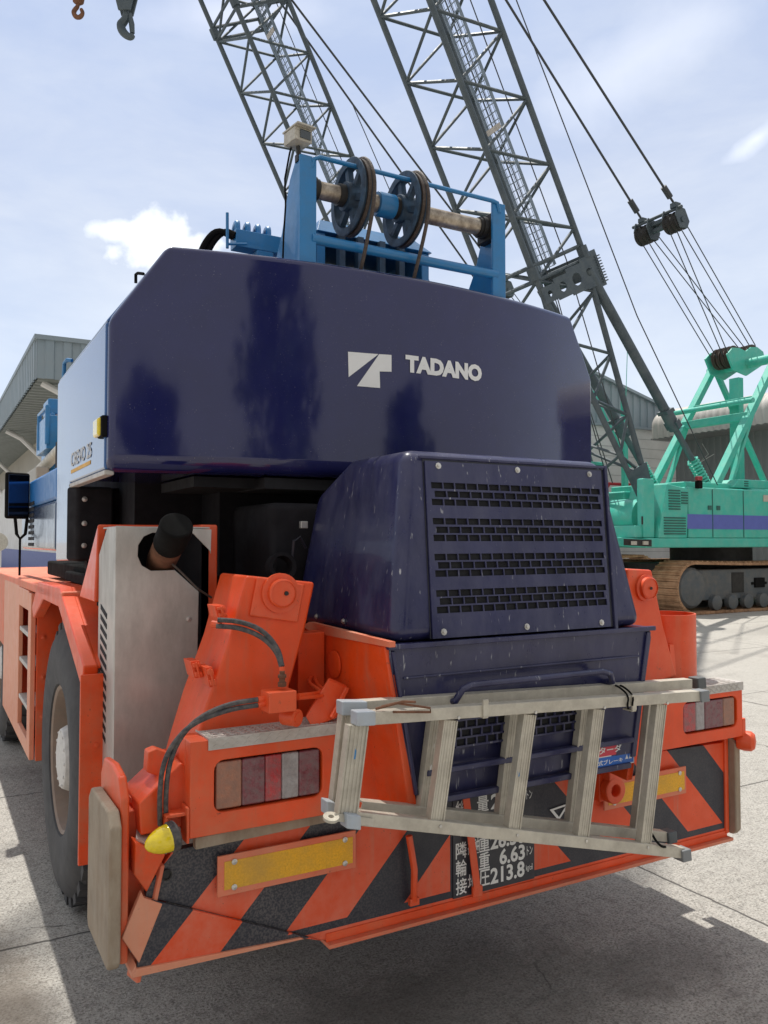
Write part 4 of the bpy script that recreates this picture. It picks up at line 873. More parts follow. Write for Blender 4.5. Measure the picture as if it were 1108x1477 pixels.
hl = housing(.664, 1.315, .812, 1.082, .735, 1.075, .872, 1.02, [(.24, 0), (.22, 1), (.16, 2), (.17, 3), (.21, 1)], (.715, 1.315), True)
hr = housing(2.20, 3.03, .826, 1.05, 2.67, 2.995, .872, 1.00, [(.24, 2), (.17, 3), (.36, 1), (.23, 0)], (2.20, 3.03), False)
m = M(); m.prism([(.60, 2.31, .875), (.60, 2.36, .875), (.664, 2.36, .875), (.664, 2.31, .875)], (0, 0, .01)); m.box(.655, .664, 2.30, 2.36, .80, .90); m.box(.60, .608, 2.31, 2.36, .78, .875); m.build('lamp_bracket', orange, hl, bevel=.003)
# channel under the left housing
m = M(); m.bar((.69, 2.345, .785), (1.16, 2.345, .795), .03, .035); m.build('bumper_channel', pad_m, rt, bevel=.004)
# marker lamp dome at the left
c = P(247, 1207, Y=2.285); ax = (P(212, 1221, Y=2.275) - c).normalized()
m = M(); m.lathe([(.038, .004), (.038, .012), (.036, .026), (.032, .042), (.024, .058), (.014, .070), (.005, .075), (0, .076)], c, ax, 28); dl = m.build('side_marker_lamp', amber, rt, label='yellow ribbed dome lamp at the bumper corner')
m = M(); m.lathe([(.028, -.020), (.041, -.012), (.042, .004), (.038, .008), (.0, .008)], c, ax, 24); m.build('lamp_seat', hose_m, dl)
# right marker lamp
m = M(); c = V((3.06, 2.32, .80)); m.lathe([(0, -.03), (.035, -.028), (.042, 0), (.042, .03), (.03, .045), (0, .05)], c, (.55, -.8, 0), 20); m.box(3.03, 3.05, 2.30, 2.36, .80, .90); m.build('side_marker_lamp', orange_clean, rt, bevel=.003)
# outrigger jack box and float pads on both sides
for s in (0, 1):
    X = (lambda x: x) if s == 0 else (lambda x: 3.505 - x)
    sg = 1 if s == 0 else -1; dz = 0 if s == 0 else -.075
    m = M(); pr = [(2.36, .48), (2.36, .93), (2.40, .985), (2.50, 1.0), (2.62, .99), (2.66, .94), (2.66, .48)]
    m.prism([(X(.488), y, z) for y, z in pr], (sg * .024, 0, 0)); m.v = [v_ + V((0, 0, dz)) for v_ in m.v]; m.prism([(X(.513), 2.42, .49), (X(.513), 2.42, .88), (X(.513), 2.62, .88), (X(.513), 2.62, .49)], (sg * .12, 0, 0))
    if s == 0: jb = m.build('outrigger_jack', orange, rt, bevel=.008, seg=3)
    else: jb = m.build('outrigger_jack', orange_clean, rt, bevel=.008, seg=3)
    m = M(); m.prism([(X(.452), y, z) for y, z in [(2.33, .50 + dz), (2.33, .865 + dz), (2.37, .905 + dz), (2.62, .905 + dz), (2.66, .87 + dz), (2.66, .50 + dz), (2.64, .478 + dz), (2.35, .478 + dz)]], (sg * .034, 0, 0)); m.build('float_pad', pad_m, rt, bevel=.008, seg=3, label='brown weathered float pad standing at the bumper end')
m = M(); f_ = [P(200, 1160, Y=2.36), P(262, 1100, Y=2.36), P(273, 1108, Y=2.36), P(273, 1190, Y=2.36), P(203, 1206, Y=2.36)]; m.prism(f_, (0, .2, 0)); jc = m.build('jack_cover', orange, rt, bevel=.006)
m = M(); f_ = [P(195, 1215, Y=2.33), P(240, 1232, Y=2.33), P(212, 1288, Y=2.36), P(193, 1262, Y=2.36)]; m.prism(f_, (0, .06, 0)); m.build('corner_bracket', orange, rt, bevel=.005)
m = M(); a, b = P(196, 1212, Y=2.36), P(240, 1232, Y=2.30); m.prism([a, b, b + V((.03, .07, .015)), a + V((.02, .08, .012))], (0, 0, .006)); m.build('foot_plate', check, jc)
m = M(); m.lathe([(.018, 0), (.030, 0), (.030, .005), (.018, .005)], P(207, 1137, Y=2.50), (0, 0, 1), 20); m.build('washer', bolt_m, jc)
m = M(); m.obox(P(205, 1140, Y=2.53), (.05, 0, 0), (0, .08, 0), (0, 0, .006)); m.build('jack_top', orange_faded, jc)
m = M(); c = P(240, 1262, Y=2.366); m.lathe([(.016, 0), (.016, .004), (.012, .004), (.011, -.002), (0, -.002)], c, (0, -1, 0), 20); m.build('bolt_hole', grimepl, bp_)
m = M(); f_ = [P(214, 1085, Y=2.42), P(226, 1080, Y=2.42), P(252, 1090, Y=2.42), P(255, 1110, Y=2.42), P(228, 1120, Y=2.42), P(212, 1114, Y=2.42)]; m.prism(f_, (0, .05, 0)); m.build('pipe_clamp', orange, jc, bevel=.004)
# hydraulic valve block and hoses
vb = P(402, 1010, Y=2.26)
m = M(); m.obox(vb, (.043, 0, 0), (0, .035, 0), (0, 0, .030)); vbl = m.build('valve_block', orange, rt, bevel=.003)
m = M(); t0 = P(407, 990, Y=2.26); m.lathe([(.013, 0), (.013, .012), (.009, .014), (.009, .024), (.013, .026), (.013, .034), (.008, .036), (.008, .045), (0, .045)], t0, (0, 0, 1), 10); m.build('hose_fitting', rust, vbl)
for k in (0, 1):
    pz_ = [P(430, 1003 + 4 * k, Y=2.27), P(458 + 8 * k, 1000 + 4 * k, Y=2.34), P(464 + 8 * k, 996 + 3 * k, Y=2.38), P(443 + 12 * k, 985, Y=2.50), P(452 + 2 * k, 973, Y=2.58), P(454 + 2 * k, 968, Y=2.64)]
    m = M(); m.tube(smooth(pz_), .0062, 8); m.build('steel_pipe', orange_clean, vbl)
m = M(); c = P(418, 1034, Y=2.28); m.lathe([(.026, -.02), (.026, .03), (.016, .032), (.016, .036), (0, .036)], c, (.5, -1, 0), 16); m.build('end_cap', orange, vbl)
def hosepath(pts, Y0, Y1): n_ = len(pts); return [P(x, y, Y=Y0 + (Y1 - Y0) * i / (n_ - 1)) for i, (x, y) in enumerate(pts)]
def smooth(pts, it=2):
    for _ in range(it):
        o = [pts[0]]
        for a, b in zip(pts, pts[1:]): o += [a.lerp(b, .25), a.lerp(b, .75)]
        pts = o + [pts[-1]]
    return pts
lowpath = [(372, 1012), (330, 1018), (285, 1038), (257, 1068), (242, 1105), (238, 1150), (239, 1190)]
for k, d in enumerate(((1, -3), (-8, 5))):
    pth = smooth(hosepath([(x + (d[0] if i > 1 else 0), y + (d[1] if i < 4 else 0)) for i, (x, y) in enumerate(lowpath)], 2.26, 2.345))
    m = M(); m.tube(pth, .0072, 10); m.build('hydraulic_hose', hose_m, rt)
    m = M(); m.tube([pth[0], P(388, 1007 + 5 * k, Y=2.26)], .0095, 8); m.build('hose_fitting', orange, vbl)
up = [(312, 903), (345, 905), (378, 918), (400, 940), (407, 965)]
for k, d in enumerate((0, -5)):
    pth = smooth(hosepath([(x, y + (d if i < 3 else 0)) if k == 0 or i < 4 else (x - 2, y) for i, (x, y) in enumerate([(a + k * 2, b - 4 * k) for a, b in up])], 2.38, 2.27))
    m = M(); m.tube(pth, .0075, 10); m.build('hydraulic_hose', hose_m, rt)
m = M(); m.tube([P(306, 900, Y=2.40), P(318, 902, Y=2.38)], .011, 8); m.tube([P(407, 962, Y=2.27), P(407, 985, Y=2.26)], .009, 8); m.build('hose_fitting', orange, vbl)
# wing mirror
m = M(); c = P(25, 715, Y=5.6); m.obox(c, (.072, .03, 0), (-.006, .014, 0), (0, 0, .145)); mm_ = m.build('wing_mirror', black_rubber, rt, bevel=.02, seg=3)
m = M(); m.obox(c + V((0.006, -.016, 0)), (.060, .025, 0), (-.001, .002, 0), (0, 0, .13)); m.build('mirror_glass', mirror_m, mm_, bevel=.001)
m = M(); m.tube([c + V((-.01, 0, -.14)), c + V((0.0, 0, -.24)), c + V((.02, 0, -.27)), c + V((.05, 0, -.24)), c + V((.06, 0, -.14))], .010, 8); m.tube([c + V((0.02, 0, -.27)), c + V((0.02, 0, -.50))], .007, 6); m.build('mirror_arm', black_rubber, mm_)
# pink front deck corner
m = M(); m.box(.50, .80, 6.42, 8.4, .9, 1.395); m.box(2.74, 3.04, 6.42, 8.4, .9, 1.395); m.build('front_fender', orange_faded, rt, bevel=.02)

# ---------------------------------------------------------------- step ladder tied to the back
lad = thing('step_ladder', (1.75, 2.05, .6), 'weathered aluminium folding step ladder tied sideways across the back of the orange crane', 'ladder')
z4 = lambda x, y: (460 + x / 1.71, 950 + y / 1.71)
LY = 2.03
def railbar(a, b, w, Y, d=.035, name='rail', mt=alu):
    m = M(); p, q = P(*z4(*a), Y=Y), P(*z4(*b), Y=Y)
    m.bar(p, q, w, .010, (0, 1, 0)) if False else None
    ax_ = (q - p).normalized(); n_ = V((0, 1, 0)); sd_ = ax_.cross(n_).normalized()
    m.obox((p + q) / 2, (q - p) / 2, n_ * .003, sd_ * w / 2)                        # web seen from behind
    m.obox((p + q) / 2 + n_ * (d / 2 + .0031) + sd_ * (w / 2 - .003), (q - p) / 2, n_ * d / 2, sd_ * .003)
    m.obox((p + q) / 2 + n_ * (d / 2 + .0031) - sd_ * (w / 2 - .003), (q - p) / 2, n_ * d / 2, sd_ * .003)
    return m.build(name, mt, lad, bevel=.0015)
railbar((100, 150), (945, 92), .036, LY); railbar((70, 392), (900, 480), .036, LY)
railbar((75, 122), (920, 62), .034, LY + .085); railbar((105, 366), (880, 442), .034, LY + .085)
def rung(a, b, w, Y, name='rung'):
    m = M(); p, q = P(*z4(*a), Y=Y), P(*z4(*b), Y=Y); ax_ = (q - p).normalized(); n_ = V((0, 1, 0)); sd_ = ax_.cross(n_)
    m.obox((p + q) / 2 + n_ * .012, (q - p) / 2, n_ * .012, sd_ * w / 2)
    for k in (-.6, -.2, .2, .6): m.obox((p + q) / 2 - n_ * .0005 + sd_ * w / 2 * k, (q - p) / 2, n_ * .0012, sd_ * w * .06)
    for t in (-1, 1): m.obox((p + q) / 2 - n_ * .001 + sd_ * (w / 2 - .0025) * t, (q - p) / 2, n_ * .003, sd_ * .0025)
    return m.build(name, alu, lad, bevel=.001)
for a, b in (((325, 152), (290, 408)), ((520, 138), (480, 430)), ((690, 125), (650, 446)), ((845, 112), (805, 460))): rung(a, b, .050, LY + .008)
for a, b in (((292, 140), (262, 380)), ((485, 128), (455, 396)), ((660, 115), (628, 412)), ((825, 100), (787, 445))): rung(a, b, .046, LY + .095)
rung((98, 165), (70, 392), .062, LY - .004, 'top_step'); rung((68, 138), (42, 372), .032, LY + .07, 'top_step')
for a, b, Y in (((86, 146), (132, 144), LY - .004), ((50, 120), (112, 120), LY + .08), ((60, 396), (96, 400), LY - .004), ((12, 364), (34, 368), LY + .06)):
    p, q = P(*z4(*a), Y=Y), P(*z4(*b), Y=Y); m = M(); m.obox((p + q) / 2, (q - p) / 2, (0, .022, 0), (0, 0, .020)); m.build('hinge_cap', alu_cap, lad, bevel=.004)
m = M(); c = P(*z4(30, 392), Y=LY - .01); m.ring(c, (0, -.3, 1), .008, .022, .008, 20); m.bar(c + V((.01, 0, 0)), c + V((.13, 0, -.035)), .02, .004, (0, -1, .2)); m.build('lock_ring', alu, lad)
for a, Y in (((940, 60), LY + .085), ((948, 92), LY), ((903, 484), LY), ((868, 440), LY + .085)):
    c = P(*z4(*a), Y=Y); m = M(); m.obox(c + V((0, .012, 0)), (.022, 0, 0), (0, .024, 0), (-.002, 0, .021)); m.build('rubber_foot', track_m if Y > LY else shutter, lad, bevel=.004)
m = M(); p = P(*z4(155, 118), Y=LY + .01)
m.tube([p, p + V((.03, -.03, .012)), p + V((.14, -.035, -.012)), p + V((.145, -.03, -.025)), p + V((.02, -.03, -.012))], .0035, 6); m.tube([p + V((-.02, 0, -.005)), p + V((.05, -.035, .015)), p + V((.09, -.035, .01))], .004, 6); m.build('spreader_hook', rust, lad)
for a in ((411, 122), (777, 108)):
    c = P(*z4(*a), Y=LY - .006); m = M(); m.obox(c, (.010, 0, 0), (0, .004, 0), (0, 0, .026)); m.obox(c + V((0, .02, -.028)), (.010, 0, 0), (0, .022, 0), (0, 0, .003)); m.build('rail_clip', alu, lad, bevel=.002)
p0, p1 = V((0, 0, 0)), V((0, 0, 0))
for sdx in (0, 12):
    c = [P(*z4(720 + sdx, 62), Y=LY + .12), P(*z4(742 + sdx, 70), Y=LY + .05), P(*z4(765 + sdx, 92), Y=LY - .012), P(*z4(760 + sdx, 118), Y=LY - .012), P(*z4(768 + sdx, 130), Y=LY + .04)]
    m = M(); m.tube(smooth(c), .0035, 6); tag(m.build('tie_cord', black_rubber), ('thin dark cord looped around the upper ladder rail, left strand' if sdx == 0 else 'thin dark cord looped around the upper ladder rail, right strand'), 'cord', 'cords tying the ladder')
m = M(); c = [P(*z4(820, 430), Y=LY + .03), P(*z4(835, 455), Y=LY - .01), P(*z4(850, 466), Y=LY - .01), P(*z4(880, 462), Y=LY + .05)]; m.tube(smooth(c), .0045, 6); tag(m.build('tie_cord', black_rubber), 'short dark cord at the foot end of the ladder', 'cord', 'cords tying the ladder')
for pts in ([(118, 152), (118, 157)],): pass
for a in ((345, 146), (535, 133), (705, 121), (860, 110), (300, 414), (490, 436), (660, 450), (812, 466)):
    c = P(*z4(*a), Y=LY - .004); m = M(); m.lathe([(.005, 0), (.005, .002), (0, .003)], c, (0, -1, 0), 8); m.build('rivet', bolt_m, lad)

def smear(px, py, Y, w_, h_, mt, sd_):
    r_ = random.Random(sd_); c = P(px, py, Y=Y); m = M()
    m.prism([c + V((w_ * math.cos(k * .698) * r_.uniform(.5, 1.1), 0, h_ * math.sin(k * .698) * r_.uniform(.4, 1.1))) for k in range(9)], (0, .0004, 0)); m.build('paint_smear', mt, lad, sm=0)
smear(513, 1088, LY - .0052, .008, .022, blue, 3); smear(517, 1076, LY - .0052, .004, .012, blue, 5); smear(748, 1116, LY + .0065, .006, .010, blue, 4)
smear(627, 1080, LY + .0938, .004, .03, white_p, 8); smear(622, 1110, LY + .0938, .005, .02, white_p, 9)
# ---------------------------------------------------------------- crawler cranes with lattice booms
def crawler():
    Y0, Y1 = 12.9, 15.9; YC = 14.4
    t = thing('crawler_crane', (16.8, YC, 0), 'turquoise crawler crane with violet stripe, rusty tracks and tall grey lattice boom at right', 'crawler crane', 'turquoise lattice boom crawler cranes')
    # track assemblies
    for (ya, yb) in ((12.55, 13.35), (15.45, 16.25)):
        ra = .56; xa, xb = 15.0, 20.6; m = M(); path = []
        for k in range(13): a = R_(90 + 180 * k / 12); path.append((xa + ra * math.cos(a), .60 + ra * math.sin(a)))
        n_ = 34; path += [(xa + (xb - xa) * k / n_, .04) for k in range(1, n_)]
        for k in range(13): a = R_(-90 + 180 * k / 12); path.append((xb + ra * math.cos(a), .60 + ra * math.sin(a)))
        path += [(xb - (xb - xa) * k / n_, 1.16 - .05 * math.sin(math.pi * k / n_)) for k in range(1, n_)]
        cnt = len(path)
        for i in range(cnt):
            x, z = path[i]; x2, z2 = path[(i + 1) % cnt]; d = V((x2 - x, 0, z2 - z)); 
            if d.length < .01: continue
            nn = V((d.z, 0, -d.x)).normalized(); c = V(((x + x2) / 2, (ya + yb) / 2, (z + z2) / 2))
            m.obox(c, d * .47, (0, (yb - ya) / 2, 0), nn * .03); m.obox(c + nn * .035, d * .12, (0, (yb - ya) / 2, 0), nn * .02)
        tr_ = m.build('track', shoe_m, t, sm=0)
        m = M(); m.box(xa + .1, xb - .1, ya + .14, yb - .14, .30, 1.0); m.build('track_frame', track_m, tr_, bevel=.03)
        for x in (15.9 + .5, 18.0, 19.4):
            m = M(); m.box(x, x + .42, ya + .125, ya + .15, .45, .92); m.build('frame_opening', grimepl, tr_)
        for x in (17.2,):
            m = M(); m.box(x, x + .35, ya + .10, ya + .16, .55, .78); m.box(x - .1, x + .45, ya + .12, ya + .16, .62, .68); m.build('frame_lug', black_rubber, tr_)
        for x in (xa, xb):
            m = M(); m.lathe([(.46, 0), (.46, -.5), (.40, -.56), (.12, -.58), (0, -.58)], (x, ya + .62, .60), (0, 1, 0), 24); m.build('idler_wheel', track_m, tr_)
        for k in range(9):
            m = M(); m.lathe([(.17, 0), (.17, -.12), (.09, -.15), (0, -.15)], (15.75 + k * .55, ya + .14, .25), (0, 1, 0), 14); m.build('roller', track_m, tr_)
    m = M(); m.box(15.6, 20.0, 13.3, 15.5, .45, 1.1); m.lathe([(1.0, 0), (1.0, .45)], (17.8, YC, 1.1), (0, 0, 1), 28); m.build('undercarriage', grimepl, t)
    # house
    m = M(); m.box(13.9, 22.0, 12.9, 15.9, 1.50, 1.72); m.prism([(13.9, 12.95, 1.5), (13.3, 13.3, 1.55), (13.3, 15.5, 1.55), (13.9, 15.85, 1.5)], (0, 0, .2)); m.build('deck', green, t, bevel=.03)
    m = M(); m.box(15.25, 22.0, 12.92, 14.0, 1.72, 2.90); m.box(15.25, 22.0, 14.9, 15.88, 1.72, 2.9); m.box(17.6, 22.0, 13.0, 15.8, 1.72, 2.94); h = m.build('machinery_house', green, t, bevel=.04)
    m = M(); m.box(15.20, 22.0, 12.915, 12.922, 1.93, 2.27); m.build('side_stripe', violet, h, sm=0)
    for x in (16.05, 17.15, 18.25, 19.35):
        m = M(); m.box(x, x + .02, 12.908, 12.914, 1.74, 2.86); m.build('door_gap', green_dk, h)
    for x in (15.9, 16.2, 18.1, 18.4):
        m = M(); m.box(x, x + .12, 12.902, 12.915, 2.38, 2.48); m.build('door_latch', green_dk, h)
    m = M(); m.box(17.9, 18.3, 12.905, 12.915, 2.62, 2.78); m.build('label_plate', cream, h)
    m = M(); m.box(18.45, 18.62, 12.905, 12.915, 2.52, 2.8); m.build('label_plate', cream, h)
    m = M(); m.prism([(17.0, 13.1, 2.94), (22.0, 13.1, 2.94), (22.0, 13.1, 3.18), (17.25, 13.1, 3.16)], (0, 1.2, 0)); m.build('roof_box', green, h, bevel=.03)
    m = M()
    for k in range(3): m.box(17.45, 17.6, 13.09, 13.1, 2.99 + k * .055, 3.015 + k * .055)
    m.build('vent', green_dk, h)
    m = M(); m.prism([(14.25, 12.9, 1.72), (15.18, 12.9, 1.72), (15.24, 12.9, 2.85), (14.55, 12.9, 2.95)], (0, 1.1, 0)); fc = m.build('radiator_cover', green, t, bevel=.03)
    for z0, n_, xa, xb in ((1.80, 7, 14.42, 15.12), (2.36, 8, 14.58, 14.95), (2.5, 5, 14.99, 15.2)):
        m = M()
        for k in range(n_): m.box(xa, xb, 12.885, 12.9, z0 + k * .06, z0 + k * .06 + .03)
        m.build('louvre', green_dk, fc)
    # front: bracket, drum, boom foot towers
    m = M(); m.box(13.9, 14.25, 13.0, 13.2, 1.72, 3.05); m.box(14.5, 15.6, 13.9, 14.0, 1.72, 2.6); m.box(14.5, 15.6, 14.8, 14.9, 1.72, 2.6); m.box(13.7, 14.2, 13.05, 15.7, 1.72, 2.0); m.box(15.5, 17.5, 13.2, 15.6, 2.6, 3.05); fr = m.build('front_frame', green, t, bevel=.03)
    m = M(); m.lathe([(.45, -.8), (.45, .8)], (14.6, YC, 2.2), (0, 1, 0), 24); m.build('winch_drum', green, fr)
    m = M(); m.box(13.55, 13.85, 14.8, 15.7, 1.75, 3.6); m.prism([(13.5, 14.9, 3.5), (14.6, 14.9, 3.5), (14.6, 15.7, 3.5), (13.5, 15.7, 3.5)], (0, 0, .1)); m.box(13.55, 14.6, 14.85, 15.7, 1.75, 2.5); cb = m.build('cab', green, t, bevel=.03)
    m = M(); m.box(13.6, 14.58, 14.88, 15.68, 2.5, 3.5); m.build('window', glass, cb)
    m = M(); m.box(13.88, 14.2, 13.02, 13.05, 2.02, 2.2); m.build('lamp_recess', grimepl, fr)
    m = M(); m.prism([(13.28, 13.0, 1.56), (14.0, 12.88, 1.53), (14.0, 12.88, 1.68), (13.28, 13.0, 1.70)], (0, -.01, 0)); m.build('lamp_bay', grimepl, fr)
    for x in (13.4, 13.75):
        m = M(); m.box(x, x + .14, 12.86, 12.9, 1.57, 1.65); m.build('headlight', cream, fr)
    m = M(); m.obox(P(1008, 699, Y=12.85), (.07, 0, 0), (0, .06, 0), (0, 0, .09)); m.build('lamp_guard', black_rubber, fr, bevel=.02)
    m = M(); m.obox(P(1008, 690, Y=12.8), (.08, 0, 0), (0, .05, 0), (0, 0, .05)); m.build('warning_lamp', red_lens, fr, bevel=.02)
    # gantry (A-frame)
    for y in (13.4, 15.4):
        m = M(); a = V((16.75, y, 3.0)); k = V((17.05 + 1.0, y, 4.9)); b = V((19.30, y, 6.55)); rp_ = V((20.3, y, 6.4)); 
        m.bar(a, b, .16, .21, (0, 1, 0)); m.bar((17.3, y, 3.0), (18.25, y, 5.0), .09, .12, (0, 1, 0)); m.bar(b, (21.6, y, 3.1), .12, .14, (0, 1, 0)); m.build('gantry_leg', green, t, bevel=.015)
    m = M(); m.box(17.95, 18.15, 13.4, 15.4, 4.70, 4.90); m.tube([(17.85, 13.1, 5.15), (17.85, 15.7, 5.15)], .07, 10); m.box(18.3, 18.7, 13.5, 15.3, 5.25, 5.35); m.box(18.75, 18.95, 14.2, 14.5, 3.0, 6.0); m.build('gantry_crossbar', green, t, bevel=.015)
    m = M(); m.tube([(19.35, 13.3, 6.45), (19.35, 15.6, 6.45)], .13, 16); m.build('gantry_tube', green, t)
    TOP = []
    for i, (x, z) in enumerate(((18.90, 6.62), (19.66, 6.74))):
        m = M()
        for y in (14.48, 14.6, 14.75, 14.9): m.lathe([(.29, -.05), (.24, -.02), (.24, .02), (.29, .05)], (x, y, z), (0, 1, 0), 24)
        TOP.append(V((x, YC, z))); m.build('sheave', rope_m, t)
    for y in (14.35, 15.05):
        m = M(); m.prism([(18.52, y, 6.62), (18.75, y, 6.22), (19.3, y, 6.12), (20.1, y, 6.55), (20.0, y, 6.85), (19.75, y, 6.95), (19.5, y, 6.92), (19.28, y, 6.78), (19.0, y, 6.84), (18.75, y, 6.82)], (0, .05, 0)); m.build('sheave_plate', green, t)
    # lattice boom
    tilt = R_(27.0); foot = V((14.82, YC, 2.27)); a = V((-math.sin(tilt), 0, math.cos(tilt))); nb = V((math.cos(tilt), 0, math.sin(tilt))); yy_ = V((0, 1, 0))
    w = .80; Lb = 6.15; Lt = 34.0
    bm = M(); bm.box(0, .01, 0, .01, 0, .01); bm = M()
    ch = {}
    for sy in (-1, 1):
        for sn in (-1, 1):
            p0 = foot + yy_ * sy * w + nb * sn * .10; p1 = foot + a * Lb + yy_ * sy * w + nb * sn * w; p2 = foot + a * Lt + yy_ * sy * w + nb * sn * w
            bm.tube([p0, p1], .068, 8); bm.tube([p1, p2], .068, 8); ch[sy, sn] = (p0, p1, p2)
    bo_ = bm.build('boom', lattice_m, t, sm=60)
    def at(sy, sn, s):                                 # point on a chord at distance s along the boom
        p0, p1, p2 = ch[sy, sn]; return p0.lerp(p1, s / Lb) if s < Lb else p1.lerp(p2, (s - Lb) / (Lt - Lb))
    m = M(); bay = 1.445; r = .036
    pa = P(587.5, 119.7, Y=YC + w); pn = foot + yy_ * w - nb * w; sA = (pa - pn).dot(a) / 1.0        # phase of the zigzag from the photo
    s0 = sA - bay * int((sA - Lb) / bay)
    nodes = [s0 + bay * k for k in range(-4, 22)]
    for (c0, c1) in (((1, -1), (-1, -1)), ((-1, -1), (-1, 1)), ((-1, 1), (1, 1)), ((1, 1), (1, -1))):
        up0 = c0[0] == -c0[1]                           # chords whose nodes sit on the full bays
        A_, B_ = (c0, c1) if up0 else (c1, c0)
        for s_ in nodes:
            for d_ in (-.5, .5):
                sa, sb = s_, s_ + d_ * bay
                if min(sa, sb) > .7 and max(sa, sb) < Lt: m.tube([at(*A_, sa), at(*B_, sb)], r, 6, False)
    m.build('lacing', lattice_m, bo_, sm=60)
    for sct in (Lb, 15.6, 24.6):
        m = M()
        for c0 in ch: p = at(*c0, sct); m.tube([p - a * .14, p + a * .14], .12, 8)
        for c0, c1 in (((-1, -1), (1, -1)), ((-1, 1), (1, 1)), ((-1, -1), (-1, 1)), ((1, -1), (1, 1))):
            for d_ in (-.16, .16): m.tube([at(*c0, sct + d_), at(*c1, sct + d_)], .045, 6)
        m.build('section_joint', lattice_m, bo_)
    for sy in (-1, 1):                                  # plates at the root and the first joint
        y = V((0, sy * (w + .04), 0)); m = M()
        m.prism([foot + y - nb * .16 - a * .15, foot + y + nb * .16 - a * .15, foot + y + nb * .34 + a * 1.2, foot + y - nb * .30 + a * 1.2], (0, .03 * sy, 0)); m.build('root_plate', lattice_m, bo_)
    p = foot + a * (Lb - .60)
    m = M(); q_ = p - yy_ * (w + .06)
    m = M()
    for u0, u1, z0, z1, hr in ((-.82, -.42, -.10, .26, .07), (-.42, .02, -.14, .34, .11), (.02, .50, -.18, .42, .14), (.50, .86, -.2, .50, .09)):
        uc = (u0 + u1) / 2 * .5; zc = (z0 + z1) / 2
        m.holed(q_ + nb * u0 + a * z0, nb, a, -yy_, (0, u1 - u0 - .001, 0, z1 - z0), ((u1 - u0) / 2 - hr, (u1 - u0) / 2 + hr, (z1 - z0) / 2 - hr, (z1 - z0) / 2 + hr, hr * .98), .03)
    m.obox(q_ + nb * .97 + a * .15, nb * .11, yy_ * .02, a * .42)
    jp = m.build('joint_plate', lattice_m, bo_)
    m = M(); m.prism([p + nb * (w + .08) - yy_ * w, p + nb * (w + .08) + yy_ * w, p + nb * (w + .08) + yy_ * w + a * .55, p + nb * (w + .08) - yy_ * w + a * .55], nb * .03); m.build('joint_plate', lattice_m, bo_)
    m = M()
    for k in range(10): m.obox(q_ + nb * 1.06 + a * (-.18 + .065 * k), nb * .08, yy_ * .05, a * .014)
    m.build('joint_comb', lattice_m, bo_)
    # walkway of mesh along the boom
    m = M(); off = nb * .47 + yy_ * .05
    for q in (-.25, .25): m.bar(foot + a * Lb + off + yy_ * q, foot + a * (Lt - 1) + off + yy_ * q, .03, .07, nb)
    s_ = Lb
    while s_ < Lt - 1: m.obox(foot + a * s_ + off, yy_ * .24, a * .010, nb * .010); s_ += .17
    for q in (-.17, -.085, 0, .085, .17): m.tube([foot + a * Lb + off + yy_ * q, foot + a * (Lt - 1) + off + yy_ * q], .008, 4)
    wk = m.build('walkway', walk_m, bo_, sm=0)
    for s_ in (9.4, 15.0, 20.6):
        m = M(); m.obox(foot + a * s_ + off - nb * .06, yy_ * .24, a * .06, nb * .01); m.build('walkway_bracket', check, bo_)
    m = M()                                            # boom hoist and load ropes inside the boom
    for (y, n_) in ((-.3, .75), (.25, .6), (.5, .95)): m.tube([foot + a * .8 + yy_ * y + nb * n_ * .3, foot + a * Lb + yy_ * y + nb * n_, foot + a * Lt + yy_ * y + nb * n_], .014, 5)
    m.build('load_rope', cable, bo_)
    # backstop struts
    for sy, y in ((-1, 13.6), (1, 15.2)):
        p1 = at(sy, 1, Lb - .4); e = V((16.75, y, 2.95)); d = (e - p1); q1 = p1 + d * .66; q2 = p1 + d * .86
        m = M(); m.tube([p1, q1], .115, 14); m.tube([q1 - d * .03, q1 + d * .05], .15, 14); m.obox(q1 + d * .03, d.normalized() * .10, (0, .19, 0), (.05, 0, .05)); m.obox(q1 - d * .03, d.normalized() * .05, (0, .15, 0), (.12, 0, .06)); m.tube([q1 + d * .05, q2], .075, 12); sp_ = m.build('backstop_strut', lattice_m, t)
        m = M(); n_ = 60; ux, uy = frame_axes(d); m.tube([q2 + (e - q2) * (k / n_) + (ux * math.cos(k * 1.05) + uy * math.sin(k * 1.05)) * .13 for k in range(n_)], .030, 6); m.tube([q2, e], .06, 8); m.build('spring', green, sp_)
    # pendants, bridle and reeving
    nearb = V((15.75, 13.75, 9.62)); farb = V((16.0, 15.0, 9.72))
    br = M()
    P1 = V((16.0, 13.83, 9.92)); P2 = V((15.99, 14.88, 9.90))
    for p_, y in ((P1, 13.5), (P2, 15.3)):
        m = M(); tip = foot + a * Lt; d = (P(785 if y < 14 else 730, 0, Y=13.75 if y < 14 else 14.95) - p_) * 3.6; m.tube([p_, p_ + d], .030, 6)
        for f_ in (.012,): m.tube([p_ + d * f_, p_ + d * (f_ + .016)], .075, 8)
        m.build('pendant', cable, t)
    for ys_ in ((13.80, 13.93, 14.06), (14.72, 14.85, 14.98)):
        m = M()
        for y in ys_: m.lathe([(.25, -.066), (.20, -.02), (.20, .02), (.25, .066)], (16.1, y, 9.55), (0, 1, 0), 20)
        m.build('bridle_sheave', grimepl, t)
    m = M()
    for y in (13.70, 14.12, 14.62, 15.04):
        m.prism([(15.86, y, 9.62), (15.92, y, 9.88), (16.2, y, 9.84), (16.36, y, 9.55), (16.28, y, 9.36), (16.02, y, 9.34)], (0, .04, 0))
